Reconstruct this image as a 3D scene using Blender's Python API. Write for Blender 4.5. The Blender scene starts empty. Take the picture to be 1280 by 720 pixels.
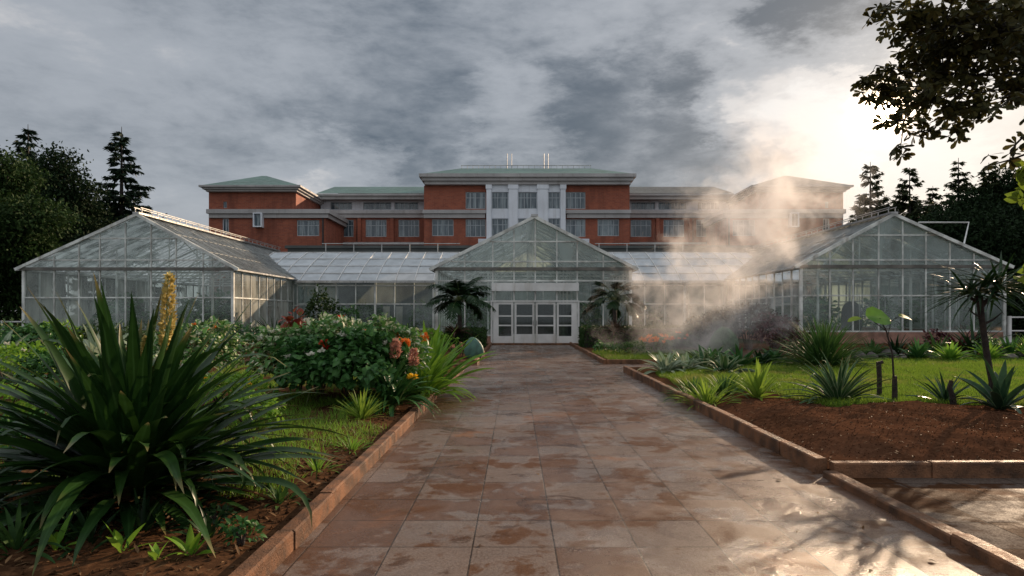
import bpy, math, random
import numpy as np
from mathutils import Vector, noise as mnoise
R = math.radians
F, H, VX, VY = 853.0, 1.5, 644.0, 393.0      # focal length in px, eye height, vanishing point: used only to survey the place
sc = bpy.context.scene
C = sc.collection
rng = np.random.default_rng(7)
random.seed(7)

def gx(px, Y): return (px - VX) / F * Y
def gz(py, Y): return H + (VY - py) / F * Y
def gp(px, py):
    Y = F * H / (py - VY); return (gx(px, Y), Y)

# ---------------------------------------------------------------- tags / builders
def T(o, label=None, cat=None, group=None, kind=None):
    if label: o['label'] = label
    if cat: o['category'] = cat
    if group: o['group'] = group
    if kind: o['kind'] = kind
    return o
def empty(name, loc, label, cat, group=None, rz=0):
    o = bpy.data.objects.new(name, None); C.objects.link(o); o.location = loc; o.rotation_euler = (0, 0, rz)
    o.empty_display_size = .2
    return T(o, label, cat, group)

class MB:
    """collects polygons of one mesh"""
    def __init__(s): s.v = []; s.f = []; s.uv = None; s.arr = []
    def quad(s, a, b, c, d):
        n = len(s.v); s.v += [tuple(a), tuple(b), tuple(c), tuple(d)]; s.f.append((n, n+1, n+2, n+3)); return s
    def poly(s, pts):
        n = len(s.v); s.v += [tuple(p) for p in pts]; s.f.append(tuple(range(n, n+len(pts)))); return s
    def box(s, x0, x1, y0, y1, z0, z1):
        n = len(s.v)
        s.v += [(x0,y0,z0),(x1,y0,z0),(x1,y1,z0),(x0,y1,z0),(x0,y0,z1),(x1,y0,z1),(x1,y1,z1),(x0,y1,z1)]
        for f in ((0,3,2,1),(4,5,6,7),(0,1,5,4),(1,2,6,5),(2,3,7,6),(3,0,4,7)): s.f.append(tuple(n+i for i in f))
        return s
    def bar(s, a, b, w, h=None, up=(0,0,1)):
        h = h or w
        a = Vector(a); b = Vector(b); d = (b-a)
        if d.length < 1e-6: return s
        d.normalize(); u = Vector(up)
        if abs(d.dot(u)) > .99: u = Vector((0,1,0))
        r = d.cross(u).normalized(); u = r.cross(d).normalized()
        n = len(s.v)
        for p in (a, b):
            for (i, j) in ((-1,-1),(1,-1),(1,1),(-1,1)): s.v.append(tuple(p + r*(i*w/2) + u*(j*h/2)))
        for f in ((0,1,2,3),(7,6,5,4),(0,4,5,1),(1,5,6,2),(2,6,7,3),(3,7,4,0)): s.f.append(tuple(n+i for i in f))
        return s
    def tube(s, pts, rad, n=8):
        pts = [Vector(p) for p in pts]
        rad = rad if isinstance(rad, (list, tuple)) else [rad]*len(pts)
        base = len(s.v)
        for i, p in enumerate(pts):
            d = (pts[min(i+1, len(pts)-1)] - pts[max(i-1, 0)]).normalized()
            u = Vector((0,0,1)) if abs(d.z) < .9 else Vector((0,1,0))
            r = d.cross(u).normalized(); u = r.cross(d)
            for k in range(n):
                a = 2*math.pi*k/n; s.v.append(tuple(p + (r*math.cos(a) + u*math.sin(a))*rad[i]))
        for i in range(len(pts)-1):
            for k in range(n):
                a = base+i*n+k; b = base+i*n+(k+1) % n
                s.f.append((a, b, b+n, a+n))
        s.f.append(tuple(base+k for k in range(n))[::-1]); e = base+(len(pts)-1)*n
        s.f.append(tuple(e+k for k in range(n)))
        return s
    def build(s, name, mat, parent=None, smooth=False):
        me = bpy.data.meshes.new(name); me.from_pydata(s.v, [], s.f); me.update()
        return link(name, me, mat, parent, smooth)

def link(name, me, mat, parent=None, smooth=False):
    for m in (mat if isinstance(mat, (list, tuple)) else [mat]): me.materials.append(m)
    if smooth: me.polygons.foreach_set('use_smooth', [True]*len(me.polygons))
    o = bpy.data.objects.new(name, me); C.objects.link(o)
    if parent: o.parent = parent; 
    return o

def np_mesh(name, V, Q, UV=None, smooth=True):
    """V (n,3), Q (m,4) quads; UV (n,2) per vertex"""
    me = bpy.data.meshes.new(name)
    me.vertices.add(len(V)); me.vertices.foreach_set('co', np.ascontiguousarray(V, dtype=np.float32).ravel())
    m, k = Q.shape
    me.loops.add(m*k); me.loops.foreach_set('vertex_index', np.ascontiguousarray(Q, dtype=np.int32).ravel())
    me.polygons.add(m)
    me.polygons.foreach_set('loop_start', np.arange(0, m*k, k, dtype=np.int32))
    me.polygons.foreach_set('loop_total', np.full(m, k, dtype=np.int32))
    if UV is not None:
        l = me.uv_layers.new(name='UVMap'); l.data.foreach_set('uv', np.ascontiguousarray(UV[Q.ravel()], dtype=np.float32).ravel())
    me.polygons.foreach_set('use_smooth', np.full(m, smooth))
    me.update(calc_edges=True); me.validate()
    return me

def norm(a): return a/np.maximum(np.linalg.norm(a, axis=-1, keepdims=True), 1e-9)

# leaf template: rows along y, 3 vertices across (edge, midrib, edge)
def leaf_template(rows, fold=.25, droop=.25):
    V = []; UV = []; Q = []
    for i, (t, w) in enumerate(rows):
        z = -droop*t*t
        V += [(-w, t, z+fold*w), (0, t, z), (w, t, z+fold*w)]
        UV += [(0, t), (.5, t), (1, t)]
        if i:
            a = 3*(i-1); Q += [(a, a+1, a+4, a+3), (a+1, a+2, a+5, a+4)]
    return np.array(V), np.array(Q), np.array(UV)
OVATE = leaf_template([(0,.02),(.18,.2),(.45,.29),(.75,.17),(1,.01)])
BROAD = leaf_template([(0,.02),(.15,.27),(.42,.38),(.75,.24),(1,.01)], .3, .35)
LANCE = leaf_template([(0,.02),(.25,.11),(.6,.1),(1,.005)], .2, .25)
OBOV = leaf_template([(0,.02),(.35,.1),(.72,.2),(.92,.14),(1,.02)], .15, .15)
SIMPLE = leaf_template([(0,.05),(.5,.3),(1,.03)], .3, .2)
NEEDLE = leaf_template([(0,.10),(.5,.13),(1,.02)], .15, .3)

def scatter(tmpl, P, D, U, S):
    """leaf instances merged: origins P, directions D (leaf +y), normals U, sizes S"""
    V, Q, UV = tmpl; n = len(P); k = len(V)
    D = norm(D); X = norm(np.cross(D, U)); Z = np.cross(X, D)
    W = (V[None,:,0,None]*X[:,None] + V[None,:,1,None]*D[:,None] + V[None,:,2,None]*Z[:,None])*np.asarray(S).reshape(-1,1,1) + P[:,None]
    QQ = (Q[None] + (np.arange(n)*k)[:,None,None]).reshape(-1, 4)
    return W.reshape(-1,3), QQ, np.tile(UV, (n,1))
def merge(parts):
    Vs=[];Qs=[];Us=[];o=0
    for V,Q,U in parts: Vs.append(V);Qs.append(Q+o);Us.append(U);o+=len(V)
    return np.concatenate(Vs), np.concatenate(Qs), np.concatenate(Us)
def sphere_dirs(n, rg):
    return norm(rg.normal(size=(n,3)))

def blades(n, L, W, e0, e1, droop, rg, r0=.05, fold=.25, segs=9, az=None, pw=1.4, stem=0., z0=0., tipd=0.):
    """strap leaves of a rosette: elevation from e0 (outer) to e1 (inner) degrees"""
    Vs=[];Qs=[];Us=[];o=0
    for i in range(n):
        f = (i+.5)/n
        a = i*2.39996 + rg.uniform(-.35,.35) if az is None else rg.uniform(*az)
        el = R(e0+(e1-e0)*f + rg.uniform(-9,9)); ll = L*rg.uniform(.72,1.08); ww = W*rg.uniform(.8,1.15)
        dr = droop*rg.uniform(.55,1.35)*(1-.55*f)
        p = np.array([math.cos(a)*r0*(1-f), math.sin(a)*r0*(1-f), z0])
        tw = rg.uniform(-.5,.5); side = np.array([-math.sin(a), math.cos(a), 0])
        kink = rg.random() < tipd
        rows=[]
        for s in range(segs+1):
            t = s/segs
            th = el - dr*t**pw - (1.6*max(0,t-.62)/.38 if kink else 0)
            d = np.array([math.cos(a)*math.cos(th), math.sin(a)*math.cos(th), math.sin(th)])
            nrm = np.cross(side, d)*-1
            w = ww*min(1, .45+t*2.2)*max(.02,(1-t**2.6))*(.5 if (stem and t<stem) else 1)
            sd = side*math.cos(tw*t)+nrm*math.sin(tw*t)
            rows.append((p-sd*w/2+nrm*fold*w/2, p.copy(), p+sd*w/2+nrm*fold*w/2, t))
            p = p + d*ll/segs + side*rg.uniform(-.004,.004)*ll
        for s,(A,B,D_,t) in enumerate(rows):
            Vs += [A,B,D_]; Us += [(0,t),(.5,t),(1,t)]
            if s:
                b=o+3*(s-1); Qs += [(b,b+1,b+4,b+3),(b+1,b+2,b+5,b+4)]
        o += 3*(segs+1)
    return np.array(Vs), np.array(Qs), np.array(Us)

# ---------------------------------------------------------------- materials
def nt(m): m.use_nodes = True; t = m.node_tree; t.nodes.clear(); return t
def nd(t, typ, **k):
    n = t.nodes.new(typ)
    for a, b in k.items():
        if a.startswith('i_'): n.inputs[a[2:].replace('_',' ')].default_value = b
        else: setattr(n, a, b)
    return n
def mixc(t, fac, a, b, mode='MIX'):
    n = t.nodes.new('ShaderNodeMix'); n.data_type='RGBA'; n.blend_type=mode
    for sock, v in ((n.inputs[0],fac),(n.inputs[6],a),(n.inputs[7],b)):
        if hasattr(v,'is_output') or isinstance(v, bpy.types.NodeSocket): t.links.new(v, sock)
        elif isinstance(v,(int,float)): sock.default_value=v if sock==n.inputs[0] else (v,v,v,1)
        else: sock.default_value=(*v,1)
    return n.outputs[2]
def math_(t, op, a, b=0.0, c=None, clamp=False):
    n = t.nodes.new('ShaderNodeMath'); n.operation=op; n.use_clamp=clamp
    for i,v in enumerate((a,b,c)):
        if v is None: continue
        if isinstance(v, bpy.types.NodeSocket): t.links.new(v,n.inputs[i])
        else: n.inputs[i].default_value=v
    return n.outputs[0]
def maprange(t, v, a, b, c=0., d=1., smooth=True):
    n=t.nodes.new('ShaderNodeMapRange'); n.interpolation_type='SMOOTHSTEP' if smooth else 'LINEAR'
    t.links.new(v,n.inputs[0]); n.inputs[1].default_value=a; n.inputs[2].default_value=b; n.inputs[3].default_value=c; n.inputs[4].default_value=d
    return n.outputs[0]
def noise(t, vec, scale, detail=4, rough=.55, dist=0.):
    n=nd(t,'ShaderNodeTexNoise'); n.inputs['Scale'].default_value=scale; n.inputs['Detail'].default_value=detail
    n.inputs['Roughness'].default_value=rough; n.inputs['Distortion'].default_value=dist
    if vec is not None: t.links.new(vec,n.inputs['Vector'])
    return n.outputs['Fac']

def mat_solid(name, col, rough=.6, var=.25, scale=3., bump=.0, metal=0., spec=.5, col2=None, stain=None, world=True):
    m=bpy.data.materials.new(name); t=nt(m)
    out=nd(t,'ShaderNodeOutputMaterial'); b=nd(t,'ShaderNodeBsdfPrincipled')
    geo=nd(t,'ShaderNodeNewGeometry').outputs['Position']
    n1=noise(t,geo,scale,6,.6)
    c2=col2 or tuple(c*(1-var*1.6) for c in col)
    c=mixc(t,maprange(t,n1,.3,.72),c2,tuple(min(1,c*(1+var*.4)) for c in col))
    if stain:
        mp=nd(t,'ShaderNodeMapping'); mp.inputs['Scale'].default_value=(1,1,.12); t.links.new(geo,mp.inputs[0])
        n3=noise(t,mp.outputs[0],2.2,5,.6); c=mixc(t,maprange(t,n3,.5,.75,0,stain[3]),c,stain[:3])
    t.links.new(c,b.inputs['Base Color'])
    n2=noise(t,geo,scale*4,4)
    t.links.new(maprange(t,n2,.3,.7,rough*.75,min(1,rough*1.2)),b.inputs['Roughness'])
    b.inputs['Metallic'].default_value=metal; b.inputs['Specular IOR Level'].default_value=spec
    if bump:
        bp=nd(t,'ShaderNodeBump'); bp.inputs['Strength'].default_value=bump; bp.inputs['Distance'].default_value=.02
        n4=noise(t,geo,scale*14,6,.65); t.links.new(n4,bp.inputs['Height']); t.links.new(bp.outputs[0],b.inputs['Normal'])
    t.links.new(b.outputs[0],out.inputs[0]); return m

def mat_leaf(name, c1, c2, rough=.38, trans=.25, edge=None, mid=None, tip=None, spec=.16, patch=None):
    """c1..c2 random from leaf to leaf; edge/mid/tip colours are the leaf's own markings"""
    m=bpy.data.materials.new(name); t=nt(m)
    out=nd(t,'ShaderNodeOutputMaterial'); b=nd(t,'ShaderNodeBsdfPrincipled')
    g=nd(t,'ShaderNodeNewGeometry'); rnd=g.outputs['Random Per Island']
    c=mixc(t,rnd,c1,c2)
    n1=noise(t,g.outputs['Position'],9,4); c=mixc(t,maprange(t,n1,.35,.7,0,.45),c,tuple(x*.55 for x in c1))
    uv=nd(t,'ShaderNodeUVMap'); sp=nd(t,'ShaderNodeSeparateXYZ'); t.links.new(uv.outputs[0],sp.inputs[0])
    u=math_(t,'ABSOLUTE',math_(t,'SUBTRACT',sp.outputs[0],.5))
    if edge: c=mixc(t,maprange(t,u,edge[3],edge[3]+.08,0,edge[4]),c,edge[:3])
    if mid: c=mixc(t,maprange(t,u,.02,.12,mid[3],0),c,mid[:3])
    if tip: c=mixc(t,math_(t,'MULTIPLY',maprange(t,sp.outputs[1],.86,1.,0,1),maprange(t,rnd,.4,.6)),c,tip)
    if patch:
        n5=noise(t,g.outputs['Position'],patch[4],3,.5); c=mixc(t,maprange(t,n5,patch[3],patch[3]+.1,0,.9),c,patch[:3])
    t.links.new(c,b.inputs['Base Color']); b.inputs['Roughness'].default_value=rough; b.inputs['Specular IOR Level'].default_value=spec
    tr=nd(t,'ShaderNodeBsdfTranslucent'); t.links.new(mixc(t,.5,c,(.25,.4,.05),'MIX') if trans>.3 else c,tr.inputs[0])
    mx=nd(t,'ShaderNodeMixShader'); mx.inputs[0].default_value=trans
    t.links.new(b.outputs[0],mx.inputs[1]); t.links.new(tr.outputs[0],mx.inputs[2]); t.links.new(mx.outputs[0],out.inputs[0]); return m

def mat_glazing(name, tint, haze, hazecol, rough=.06, see=.75, trl=.4, dirt=.5, pv=.5):
    """thin pane: clear part, dusty film (diffuse + translucent) and a glossy face"""
    m=bpy.data.materials.new(name); t=nt(m)
    out=nd(t,'ShaderNodeOutputMaterial'); g=nd(t,'ShaderNodeNewGeometry'); rnd=g.outputs['Random Per Island']
    tb=nd(t,'ShaderNodeBsdfTransparent'); t.links.new(mixc(t,rnd,tuple(c*see for c in tint),tuple(min(1,c*see*1.12) for c in tint)),tb.inputs[0])
    d=nd(t,'ShaderNodeBsdfDiffuse'); d.inputs[0].default_value=(*hazecol,1)
    tl=nd(t,'ShaderNodeBsdfTranslucent'); tl.inputs[0].default_value=(*hazecol,1)
    m0=nd(t,'ShaderNodeMixShader'); m0.inputs[0].default_value=trl; t.links.new(d.outputs[0],m0.inputs[1]); t.links.new(tl.outputs[0],m0.inputs[2])
    mp=nd(t,'ShaderNodeMapping'); mp.inputs['Scale'].default_value=(1,1,.35); t.links.new(g.outputs['Position'],mp.inputs[0])
    n=noise(t,mp.outputs[0],1.3,3,.5)
    hz=math_(t,'MULTIPLY',maprange(t,n,.3,.7,1-dirt,1+dirt),haze)
    hz=math_(t,'MULTIPLY',hz,maprange(t,rnd,0,1,1-pv,1+pv,False),clamp=True)
    m1=nd(t,'ShaderNodeMixShader'); t.links.new(hz,m1.inputs[0]); t.links.new(tb.outputs[0],m1.inputs[1]); t.links.new(m0.outputs[0],m1.inputs[2])
    gl=nd(t,'ShaderNodeBsdfGlossy'); gl.inputs['Roughness'].default_value=rough; gl.inputs[0].default_value=(.9,.95,.95,1)
    fr=nd(t,'ShaderNodeFresnel'); fr.inputs[0].default_value=1.55
    m2=nd(t,'ShaderNodeMixShader'); t.links.new(fr.outputs[0],m2.inputs[0]); t.links.new(m1.outputs[0],m2.inputs[1]); t.links.new(gl.outputs[0],m2.inputs[2])
    t.links.new(m2.outputs[0],out.inputs[0]); return m

M={}
M['frame']=mat_solid('painted_frame',(.72,.74,.70),.45,.3,1.5,stain=(.16,.12,.08,.6))
M['frame_dark']=mat_solid('weathered_beam',(.16,.15,.13),.6,.3,2)
M['rail']=mat_solid('galvanised_rail',(.42,.42,.41),.35,.2,2,metal=.5)
M['white']=mat_solid('white_paint',(.72,.72,.70),.45,.12,1.2,stain=(.35,.30,.24,.55))
M['roof_bar']=mat_solid('roof_glazing_bar',(.34,.35,.34),.6,.25,2,spec=.2)
M['glass']=mat_glazing('old_glass',(.88,.97,.94),.16,(.58,.68,.64),see=.97,dirt=.4)
M['glass_side']=mat_glazing('dusty_sunlit_side_glass',(.86,.92,.88),.42,(.66,.66,.58),see=.85)  # dust film thickened and warmed so the side walls look sunlit
M['glass_gable']=mat_glazing('gable_glass',(.90,1.,.97),.25,(.58,.72,.68),see=.98,dirt=.4)
M['glass_roof']=mat_glazing('roof_glass',(.95,.97,.96),.40,(.9,.92,.90),.18,.97,.68,.8,.3)
M['poly']=mat_glazing('polycarbonate_roof',(.8,.85,.88),.74,(.78,.83,.88),.22,.6,.4,.15,.12)
M['brick_low']=mat_solid('pink_brick_base',(.34,.18,.13),.85,.3,3,.4)
M['metal_green']=mat_solid('green_roof',(.075,.17,.135),.5,.2,.4)
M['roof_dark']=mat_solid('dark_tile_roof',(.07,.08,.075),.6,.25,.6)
M['cornice']=mat_solid('painted_cornice',(.44,.42,.41),.7,.15,.35,stain=(.20,.18,.16,.5))
M['portico']=mat_solid('portico_render',(.74,.77,.82),.7,.1,.4,stain=(.35,.34,.34,.4))
M['winframe']=mat_solid('window_frame_paint',(.42,.46,.48),.5,.15,1)
M['dark']=mat_solid('dark_metal',(.03,.03,.03),.5,.3,3)
M['kerb']=mat_solid('weathered_kerb',(.24,.115,.06),.6,.4,4,.9,spec=.12,col2=(.07,.042,.028))
M['rock']=mat_solid('grey_rock',(.085,.075,.065),.8,.45,5,.8)
M['rock_pale']=mat_solid('pale_rock',(.24,.21,.18),.8,.3,5,.6)
M['bark']=mat_solid('bark',(.07,.05,.04),.9,.4,9,1.)
M['bark_dark']=mat_solid('dark_bark',(.03,.022,.018),.9,.4,9,1.)
M['stake']=mat_solid('dark_wood_stake',(.045,.03,.022),.85,.4,12,.8)
M['teal']=mat_solid('teal_painted_stone',(.07,.17,.13),.6,.25,6,.3,stain=(.03,.07,.05,.6))
M['dome']=mat_solid('mossy_stone',(.11,.17,.10),.75,.35,6,.5)
M['slab']=mat_solid('greenhouse_floor',(.42,.42,.39),.8,.3,1.5,.2)
M['curtain']=mat_solid('indoor_panel',(.5,.5,.46),.8,.2,1)

# brick of the hall
def mat_brick():
    m=bpy.data.materials.new('red_brick'); t=nt(m); out=nd(t,'ShaderNodeOutputMaterial'); b=nd(t,'ShaderNodeBsdfPrincipled')
    g=nd(t,'ShaderNodeNewGeometry').outputs['Position']; sp=nd(t,'ShaderNodeSeparateXYZ'); t.links.new(g,sp.inputs[0])
    cb=nd(t,'ShaderNodeCombineXYZ'); t.links.new(math_(t,'ADD',sp.outputs[0],sp.outputs[1]),cb.inputs[0]); t.links.new(sp.outputs[2],cb.inputs[1])
    br=nd(t,'ShaderNodeTexBrick'); t.links.new(cb.outputs[0],br.inputs[0])
    br.inputs['Color1'].default_value=(.36,.098,.050,1); br.inputs['Color2'].default_value=(.26,.066,.036,1); br.inputs['Mortar'].default_value=(.25,.14,.10,1)
    br.inputs['Scale'].default_value=1; br.inputs['Brick Width'].default_value=.44; br.inputs['Row Height'].default_value=.16; br.inputs['Mortar Size'].default_value=.012
    mp=nd(t,'ShaderNodeMapping'); mp.inputs['Scale'].default_value=(1,1,.18); t.links.new(g,mp.inputs[0]); n=noise(t,mp.outputs[0],.9,7,.65); c=mixc(t,maprange(t,n,.42,.68,0,.6),br.outputs[0],(.12,.035,.022))
    t.links.new(c,b.inputs[0]); b.inputs['Roughness'].default_value=.85; t.links.new(b.outputs[0],out.inputs[0]); return m
M['brick']=mat_brick()

def mat_pane():
    m=bpy.data.materials.new('curtained_pane'); t=nt(m); out=nd(t,'ShaderNodeOutputMaterial'); b=nd(t,'ShaderNodeBsdfPrincipled')
    g=nd(t,'ShaderNodeNewGeometry'); mp=nd(t,'ShaderNodeMapping'); mp.inputs['Scale'].default_value=(1,1,.06); t.links.new(g.outputs['Position'],mp.inputs[0])
    n=noise(t,mp.outputs[0],3.2,3,.6); c=mixc(t,maprange(t,n,.42,.6),(.03,.055,.075),(.22,.27,.29))
    c=mixc(t,maprange(t,g.outputs['Random Per Island'],.55,.9,0,.6),c,(.30,.34,.35)); n2=noise(t,g.outputs['Position'],.5,3); c=mixc(t,maprange(t,n2,.4,.6,0,.6),c,(.045,.07,.09))
    t.links.new(c,b.inputs[0]); b.inputs['Roughness'].default_value=.08; b.inputs['Specular IOR Level'].default_value=.7
    t.links.new(b.outputs[0],out.inputs[0]); return m
M['pane']=mat_pane()

def mat_path(wet=1., dark=1.):
    m=bpy.data.materials.new('wet_paving'); t=nt(m); out=nd(t,'ShaderNodeOutputMaterial'); b=nd(t,'ShaderNodeBsdfPrincipled')
    g=nd(t,'ShaderNodeNewGeometry').outputs['Position']
    mp=nd(t,'ShaderNodeMapping'); mp.inputs['Location'].default_value=(.275,.12,0); t.links.new(g,mp.inputs[0])
    br=nd(t,'ShaderNodeTexBrick'); br.offset=0.; t.links.new(mp.outputs[0],br.inputs[0])
    br.inputs['Scale'].default_value=1; br.inputs['Brick Width'].default_value=.53; br.inputs['Row Height'].default_value=.565
    br.inputs['Mortar Size'].default_value=.006; br.inputs['Mortar Smooth'].default_value=.2; br.inputs['Bias'].default_value=0.
    br.inputs['Color1'].default_value=(0,0,0,1); br.inputs['Color2'].default_value=(1,1,1,1); br.inputs['Mortar'].default_value=(.5,.5,.5,1)
    nA=noise(t,g,.55,5,.6,.4); nB=noise(t,g,2.3,8,.65,.3); nC=noise(t,g,60,5,.8); nD=noise(t,g,9,6,.7)
    # stained / clean per-slab threshold, so that stains change from slab to slab
    st=math_(t,'ADD',math_(t,'MULTIPLY',br.outputs[0],.19),math_(t,'ADD',math_(t,'MULTIPLY',nA,.60),math_(t,'MULTIPLY',nB,.72)))
    stain=maprange(t,st,.71,.775)
    c=mixc(t,stain,(.200,.152,.124),(.112,.050,.022))
    c=mixc(t,maprange(t,nC,.44,.60,0,.65),c,(.075,.040,.026))
    c=mixc(t,maprange(t,nD,.55,.75,0,.5),c,(.26,.19,.15))
    dk=maprange(t,noise(t,g,1.5,7,.62,1.),.58,.64,0,.75)
    c=mixc(t,dk,c,(.06,.026,.012)); rs=maprange(t,noise(t,g,.8,6,.65,.5),.58,.66,0,.75); c=mixc(t,rs,c,(.20,.085,.035))
    mort=maprange(t,br.outputs['Fac'],.3,.8); c=mixc(t,mort,c,(.035,.022,.016))
    c=mixc(t,1.,c,(dark,dark,dark),'MULTIPLY'); t.links.new(c,b.inputs[0])
    # wet film: pools are smooth, the rest damp
    pool=maprange(t,noise(t,g,.9,5,.6,.6),.52,.64)
    r=math_(t,'ADD',maprange(t,nB,.35,.65,.18,.40),maprange(t,nC,.3,.7,-.05,.12))
    r=math_(t,'SUBTRACT',r,math_(t,'MULTIPLY',pool,.20)); r=math_(t,'MAXIMUM',r,.10)
    r=math_(t,'SUBTRACT',r,math_(t,'MULTIPLY',dk,.08)); r=math_(t,'ADD',r,.0 if wet==1. else .45); t.links.new(r,b.inputs['Roughness'])
    sl=maprange(t,math_(t,'ADD',math_(t,'MULTIPLY',noise(t,g,1.3,7,.65,.6),.8),math_(t,'MULTIPLY',br.outputs[0],.2)),.42,.60,.10 if wet==1. else .02,1. if wet==1. else .05)
    t.links.new(math_(t,'MULTIPLY',sl,maprange(t,stain,0,1,1,.55,False)),b.inputs['Specular IOR Level'])
    hgt=math_(t,'ADD',math_(t,'MULTIPLY',nC,1.),math_(t,'MULTIPLY',nD,.5)); hgt=math_(t,'ADD',hgt,math_(t,'MULTIPLY',br.outputs[0],.5))
    hgt=math_(t,'SUBTRACT',hgt,math_(t,'MULTIPLY',mort,1.2))
    bp=nd(t,'ShaderNodeBump'); bp.inputs['Strength'].default_value=.8; bp.inputs['Distance'].default_value=.007; t.links.new(hgt,bp.inputs['Height'])
    t.links.new(bp.outputs[0],b.inputs['Normal']); t.links.new(b.outputs[0],out.inputs[0]); return m
M['path']=mat_path(); M['side']=mat_path(0.,.6)

def mat_soil(name,c1,c2,c3):
    m=bpy.data.materials.new(name); t=nt(m); out=nd(t,'ShaderNodeOutputMaterial'); b=nd(t,'ShaderNodeBsdfPrincipled')
    g=nd(t,'ShaderNodeNewGeometry').outputs['Position']
    a=noise(t,g,1.2,6,.6); d=noise(t,g,14,8,.7); e=noise(t,g,55,4,.7)
    c=mixc(t,maprange(t,a,.35,.65),c1,c2); c=mixc(t,maprange(t,d,.45,.7),c,c3); c=mixc(t,maprange(t,e,.5,.72,0,.6),c,tuple(x*.55 for x in c1)); b.inputs['Specular IOR Level'].default_value=0.
    t.links.new(c,b.inputs[0]); b.inputs['Roughness'].default_value=.9
    bp=nd(t,'ShaderNodeBump'); bp.inputs['Strength'].default_value=.35; bp.inputs['Distance'].default_value=.012
    t.links.new(math_(t,'ADD',d,math_(t,'MULTIPLY',e,.5)),bp.inputs['Height']); t.links.new(bp.outputs[0],b.inputs['Normal'])
    t.links.new(b.outputs[0],out.inputs[0]); return m
M['soil']=mat_soil('red_soil',(.088,.040,.022),(.052,.025,.014),(.125,.060,.034))
M['soil_dark']=mat_soil('mulch_soil',(.075,.036,.018),(.05,.028,.016),(.14,.07,.035))
M['ground']=mat_soil('ground_cover',(.03,.045,.018),(.06,.05,.03),(.035,.05,.02))
M['turf']=mat_soil('turf_base',(.055,.085,.018),(.075,.08,.025),(.04,.07,.015))

LF=dict(
 giant=mat_leaf('crinum_leaf',(.012,.040,.009),(.034,.088,.016),.36,.18,mid=(.04,.10,.03,.5),tip=(.24,.19,.08),spec=.22),
 shrub=mat_leaf('shrub_leaf',(.026,.09,.024),(.07,.18,.04),.35,.2,mid=(.10,.2,.06,.4)),
 varieg=mat_leaf('variegated_leaf',(.06,.17,.04),(.14,.28,.07),.4,.25,patch=(.60,.60,.42,.52,11)),
 canna=mat_leaf('canna_leaf',(.07,.21,.02),(.15,.34,.035),.35,.35,mid=(.2,.34,.08,.6)),
 bright=mat_leaf('bright_leaf',(.11,.26,.02),(.22,.38,.04),.4,.38),
 lime=mat_leaf('lime_leaf',(.15,.25,.03),(.26,.34,.05),.6,.38),
 pale=mat_leaf('pale_leaf',(.16,.24,.12),(.40,.46,.34),.45,.3,mid=(.5,.55,.42,.6)),
 dark=mat_leaf('dark_leaf',(.012,.035,.012),(.025,.06,.02),.4,.15),
 hedge=mat_leaf('hedge_leaf',(.025,.06,.015),(.05,.10,.025),.45,.2),
 palm=mat_leaf('palm_leaf',(.010,.032,.010),(.022,.055,.015),.35,.15),
 agave=mat_leaf('agave_leaf',(.03,.085,.03),(.07,.14,.05),.6,.12,edge=(.30,.33,.20,.36,.8),tip=(.2,.12,.05)),
 agdark=mat_leaf('dark_agave_leaf',(.018,.055,.03),(.04,.09,.04),.32,.12,edge=(.10,.16,.07,.4,.6)),
 grassy=mat_leaf('grassy_leaf',(.03,.08,.02),(.08,.16,.035),.6,.25),
 red=mat_leaf('croton_leaf',(.16,.02,.02),(.30,.07,.03),.35,.25,patch=(.06,.09,.02,.55,10)),
 maroon=mat_leaf('maroon_leaf',(.05,.012,.015),(.10,.02,.025),.35,.2),
 tree=mat_leaf('tree_leaf',(.020,.044,.012),(.04,.075,.02),.65,.2,spec=.1),
 treedk=mat_leaf('dark_tree_leaf',(.010,.022,.009),(.022,.042,.015),.7,.12,spec=.08),
 conif=mat_leaf('needle',(.010,.024,.014),(.02,.042,.02),.5,.08),
 conlit=mat_leaf('sunlit_needle',(.022,.036,.016),(.05,.058,.022),.6,.28,spec=.08),  # needle colour lightened and warmed to carry the backlight
 over=mat_leaf('overhang_leaf',(.035,.040,.014),(.10,.085,.025),.5,.295,spec=.15),
 yellow=mat_leaf('lit_overhang_leaf',(.12,.17,.015),(.20,.23,.02),.5,.35),  # overhang leaf yellowed and brightened as if the sun caught it
 grass=mat_leaf('grass_blade',(.07,.15,.012),(.17,.25,.03),.5,.35,patch=(.22,.19,.06,.54,.9)),
 grassd=mat_leaf('grass_blade_dark',(.10,.23,.02),(.20,.36,.05),.5,.35),
 spike=mat_leaf('flower_spike',(.48,.36,.10),(.68,.56,.22),.6,.25),
 orange=mat_leaf('orange_petal',(.75,.16,.03),(.85,.30,.05),.5,.3),
 redp=mat_leaf('red_petal',(.65,.03,.02),(.8,.08,.03),.45,.3),
 pink=mat_leaf('pink_petal',(.55,.24,.18),(.68,.38,.26),.6,.3),
 yellowp=mat_leaf('yellow_petal',(.9,.5,.02),(.95,.65,.05),.5,.3),
 white=mat_leaf('white_petal',(.6,.6,.5),(.75,.72,.6),.5,.3),
 litter=mat_leaf('leaf_litter',(.10,.055,.025),(.26,.15,.07),.7,.1),
 dry=mat_leaf('dry_leaf',(.04,.02,.012),(.09,.05,.03),.7,.1),
)

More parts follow.
